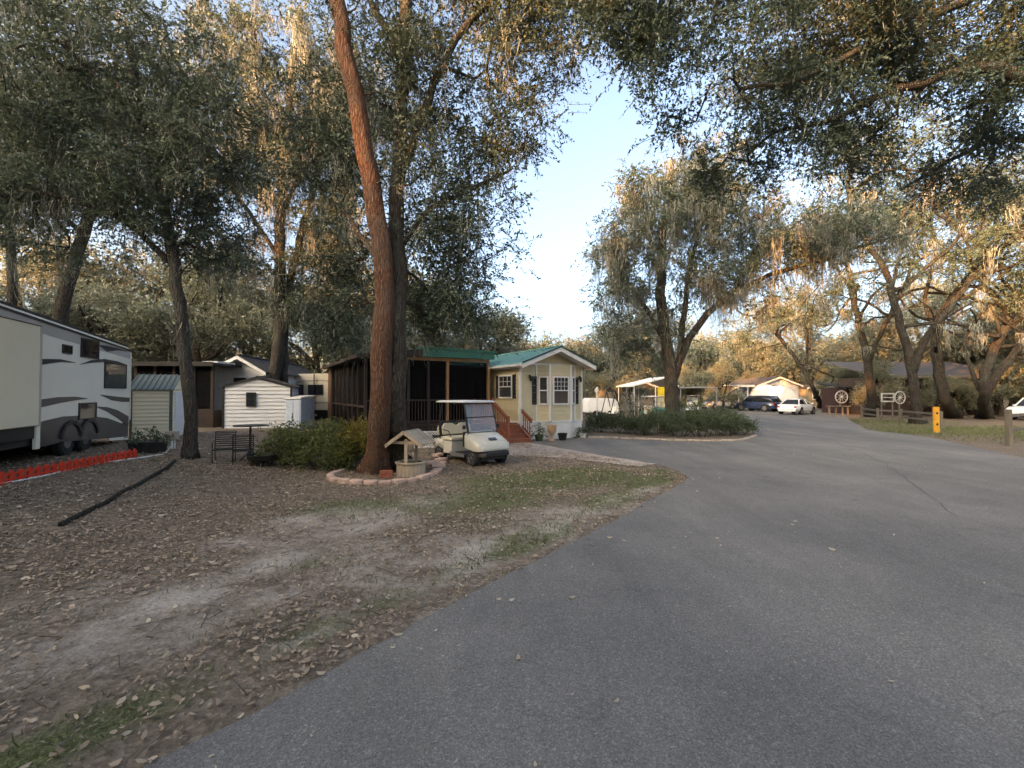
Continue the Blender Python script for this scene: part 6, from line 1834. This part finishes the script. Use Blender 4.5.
# its post
p = empty('stand', (a.x, a.y + .12, 0), 0, 'weathered wooden bench and stand below the white wagon wheel', 'stand')
mb = MB(); 
for x in (-1.1, -.5, .1, .6): MB().bx(x, x + .12, -.05, .07, 0, .75).build('leg', 'grey_wood', p)
mb = MB(); mb.bx(-1.2, .8, -.2, .3, .752, .84); mb.bx(-.06, .06, .0, .1, .85, a.z + .3); mb.build('top', 'grey_wood', p)
a = W(900, 397.5, 33); w2 = wagon_wheel((a.x, a.y, a.z - .45), R(10), .45, 'white wagon wheel beside the white frame behind the split rail fence')
f = empty('frame_rack', (W(888, 396, 33).x, 33, 0), R(5), 'white rectangular frame standing left of the second wagon wheel', 'frame')
z0 = W(888, 402, 33).z; z1 = W(888, 393, 33).z
mb = MB(); mb.bx(-.55, .5, -.03, .03, z0, z0 + .09); mb.bx(-.55, .5, -.03, .03, z1 - .09, z1); mb.bx(-.55, -.46, -.03, .03, z0 + .09, z1 - .09); mb.bx(.41, .5, -.03, .03, z0 + .09, z1 - .09); mb.bx(-.46, .41, -.025, .025, (z0 + z1) / 2 - .03, (z0 + z1) / 2 + .03)
mb.build('frame', 'faded_white', f); mb = MB(); mb.bx(-.5, -.44, .035, .09, 0, z0 + .2); mb.bx(.38, .44, .035, .09, 0, z0 + .2); mb.build('leg', 'grey_wood', f)
MB().bar((a.x, a.y + .08, 0), (a.x, a.y + .08, a.z), .08).build('post', 'grey_wood', w2).parent = None
po = [o for o in COL.objects if o.name.startswith('post') and o.parent is None][-1]; po.name = 'timber_post'; tag(po, 'short grey post holding the second wagon wheel', 'post')
# dark folding chairs and grill by the shrub
def camp_chair(loc, rz, lab, s=1.0):
    c = empty('garden_chair', loc, rz, lab, 'chair', 'black metal chairs by the shrub')
    mb = MB()
    for x in (-.27, .27):
        mb.tube([(x, -.25, 0), (x, -.25, .62), (x, .2, .62)], .014, 6); mb.tube([(x, .28, 0), (x, .22, .42), (x, .34, .92)], .014, 6); mb.tube([(x, -.25, .03), (x, .28, .03)], .012, 6)
    mb.tube([(-.27, .34, .92), (.27, .34, .92)], .014, 6); mb.tube([(-.27, -.25, .40), (.27, -.25, .40)], .014, 6); mb.build('frame', 'black_plastic', c)
    mb = MB()
    for i in range(9): mb.bar((-.26, -.25 + i * .057, .41), (.26, -.25 + i * .057, .41), .03, .008)
    mb.build('seat', 'black_plastic', c)
    mb = MB()
    for i in range(7): z = .48 + i * .065; y = .225 + (z - .42) * .24; mb.bar((-.26, y, z), (.26, y, z), .012, .03)
    mb.build('backrest', 'black_plastic', c)
    c.scale = (.82, .82, .82)
    return c
g = gput(224, 462); camp_chair(g, R(25), 'black metal chair left of the small black table')
g = gput(243, 464); camp_chair(g, R(-150), 'black metal chair right beside the large shrub')
g = gput(250, 460); t = empty('garden_table', g, R(10), 'small black metal table next to the large shrub', 'table')
mb = MB(); mb.lathe((0, 0, .90), [(.40, 0), (.41, .015), (.40, .03)], 20); mb.build('top', 'black_plastic', t); mb = MB(); mb.tube([(0, 0, .1), (0, 0, .9)], .03, 8)
for k in range(3): a_ = k * 2 * PI / 3; mb.tube([(0, 0, .25), (.32 * math.cos(a_), .32 * math.sin(a_), .0)], .016, 6)
mb.build('stand', 'black_plastic', t)
g = gput(262, 466); t = empty('fire_pit', g, 0, 'low round dark fire pit bowl at the front of the chairs', 'fire pit')
MB().lathe((0, 0, 0), [(.16, .12), (.30, .16), (.36, .28), (.38, .28), (.38, .30), (.33, .30), (.28, .2), (.1, .17)], 20).build('bowl', 'dark_trim', t, smooth=True)
mb = MB()
for k in range(4): a_ = k * PI / 2 + .4; mb.bar((.2 * math.cos(a_), .2 * math.sin(a_), .16), (.3 * math.cos(a_), .3 * math.sin(a_), 0), .03)
mb.build('legs', 'dark_trim', t)

# ------------------------------------------------------------------ beyond the shrub bed
g = Vector((X_(611, 33), 33, 0)); t = empty('a_frame_swing', g, R(15), 'dark A frame swing stand beyond the shrub bed', 'swing')
mb = MB()
for y_ in (-.7, .7):
    mb.tube([(-.55, y_, 0), (0, y_, 2.1)], .035, 6); mb.tube([(.55, y_, 0), (0, y_, 2.1)], .035, 6)
mb.tube([(0, -.75, 2.1), (0, .75, 2.1)], .035, 6); mb.build('frame', 'black_plastic', t)
mb = MB(); mb.bx(-.2, .25, -.5, .5, .5, .55); mb.bx(.2, .25, -.5, .5, .56, 1.0); mb.build('seat', 'white_plastic', t)
mb = MB(); 
for y_ in (-.48, .48): mb.tube([(.0, y_, .55), (0, y_, 2.1)], .01, 4)
mb.build('chain', 'steel', t)
g = Vector((X_(603, 36), 36, 0)); t = empty('utility_trailer', g, R(10), 'low pale covered trailer behind the A frame swing', 'trailer')
mb = MB(); mb.prism([(-1.3, .45), (1.3, .45), (1.3, 1.2), (1.0, 1.55), (-1.05, 1.6), (-1.3, 1.3)], 0, 1.6); mb.build('body', 'tarp_white', t, bev=.05)
for x in (-.6, .6): MB().lathe((x, -.08, .3), [(.18, -.08), (.3, -.08), (.3, .08), (.18, .08)], 16, 'y').build('wheel', 'rubber', t)
MB().bar((1.3, .8, .5), (2.2, .8, .42), .07).build('tongue', 'black_plastic', t)
g = Vector((X_(668, 37), 37, 0)); t = empty('canopy', g, R(12), 'pitched canopy with yellow side curtain behind the mossy oak', 'canopy')
mb = MB(); mb.prism([(-3.2, 2.6), (0, 3.35), (1.0, 2.6), (1.0, 2.5), (0, 3.25), (-3.2, 2.5)], 0, 3); mb.build('roof', 'white_trim', t)
MB().bx(-.9, .55, -.02, .03, .4, 2.5).build('side_curtain', 'yellow_tarp', t)
for x in (-3.0, -1.1, .9):
    for y_ in (.05, 2.9): MB().tube([(x, y_, 0), (x, y_, 2.6)], .03, 6).build('pole', 'white_trim', t)
g = Vector((X_(700, 40), 40, 0)); t = empty('carport', g, R(0), 'flat pale carport roof right of the mossy oak', 'carport')
mb = MB(); mb.bx(-1.8, 1.6, 0, 4, 2.45, 2.55); mb.build('roof', 'steel', t)
for x in (-1.7, 1.5):
    for y_ in (.1, 3.9): MB().bx(x - .04, x + .04, y_ - .04, y_ + .04, 0, 2.45).build('post', 'steel', t)
g = Vector((X_(693, 42), 42, 0)); golf_cart((g.x, g.y, 0), R(150), 'white golf cart under the flat carport roof', 'car_white')
for i, (px, Y, hh, m_, lab) in enumerate([(830, 47, .9, 'grey_wood', 'low weathered fence panel right of the white sedan'), ]):
    t = empty('fence_panel', (X_(px, Y), Y, 0), 0, lab, 'fence'); mb = MB()
    for k in range(8): mb.bx(-.6 + k * .16, -.6 + k * .16 + .12, -.02, .02, 0, hh)
    mb.build('boards', m_, t); mb = MB(); mb.bx(-.62, .7, .025, .06, .2, .28); mb.bx(-.62, .7, .025, .06, .65, .73); mb.build('rail', m_, t)
g = Vector((X_(597, 27), 27, 0)); t = empty('lamp_post', g, 0, 'thin white post standing beyond the left end of the shrub bed', 'post')
mb = MB(); mb.tube([(0, 0, 0), (0, 0, 2.0)], .05, 8); mb.build('pole', 'white_trim', t); MB().lathe((0, 0, 2.0), [(.09, 0), (.12, .1), (.10, .28), (.02, .36)], 8).build('lantern', 'lamp_lens', t)

def roof_leaves(n, fn, lab, seed):
    rr = np.random.default_rng(seed); P = np.array([fn(rr.random(), rr.random()) for _ in range(n)])
    V = flat_leaves(P[:, 0], P[:, 1], P[:, 2], .06, rr, .3); o = npmesh('roof_leaf_litter', V, hexes(len(V)), 'dead_leaves', k=6); tag(o, lab, 'leaves', kind='stuff')
rotA = Matrix.Rotation(RZ, 3, 'Z')
def fa_(u, v):
    u = u ** 1.6; p = oA + rotA @ Vector((-.28 + u * 1.9, -.6 + v * 7, ZE_A + .09 + (ZR_A - ZE_A) * (u * 1.9) / 1.95)); return tuple(p)
ZE_A, ZR_A = 3.24, 4.01
roof_leaves(260, fa_, 'dead leaves lying on the teal roof of the cream home', 5)
# ------------------------------------------------------------------ light
SUN_EL = R(12.5); SUN_AZ = R(226)      # direction to the sun measured from +X, counter-clockwise
sd = Vector((math.cos(SUN_EL) * math.cos(SUN_AZ), math.cos(SUN_EL) * math.sin(SUN_AZ), math.sin(SUN_EL)))
sl = bpy.data.lights.new('sun', 'SUN'); sl.energy = 2.3; sl.angle = R(0.6); sl.color = (1.0, 0.44, 0.15)
so = bpy.data.objects.new('sun', sl); COL.objects.link(so)
so.rotation_euler = sd.to_track_quat('Z', 'Y').to_euler(); so.location = sd * 60
w = bpy.data.worlds.new('World'); sc.world = w; w.use_nodes = True
nt = w.node_tree; bg = nt.nodes['Background']
sk = nt.nodes.new('ShaderNodeTexSky'); sk.sky_type = 'NISHITA'; sk.sun_disc = False
sk.sun_elevation = SUN_EL; sk.sun_rotation = PI / 2 - SUN_AZ
sk.air_density = 0.6; sk.dust_density = 8.0; sk.ozone_density = 2.1
nt.links.new(sk.outputs[0], bg.inputs[0]); bg.inputs[1].default_value = 0.15
vs = sc.view_settings
vs.view_transform = 'Standard'; vs.look = 'None'; vs.exposure = 3.0; vs.gamma = 1.0; vs.use_white_balance = True; vs.white_balance_temperature = 8700; vs.white_balance_tint = 9; vs.use_curve_mapping = False
sc.cycles.max_bounces = 6; sc.cycles.diffuse_bounces = 3; sc.cycles.glossy_bounces = 2; sc.cycles.transparent_max_bounces = 12; sc.cycles.transmission_bounces = 4
sc.cycles.use_denoising = True
sc.cycles.sample_clamp_indirect = 6
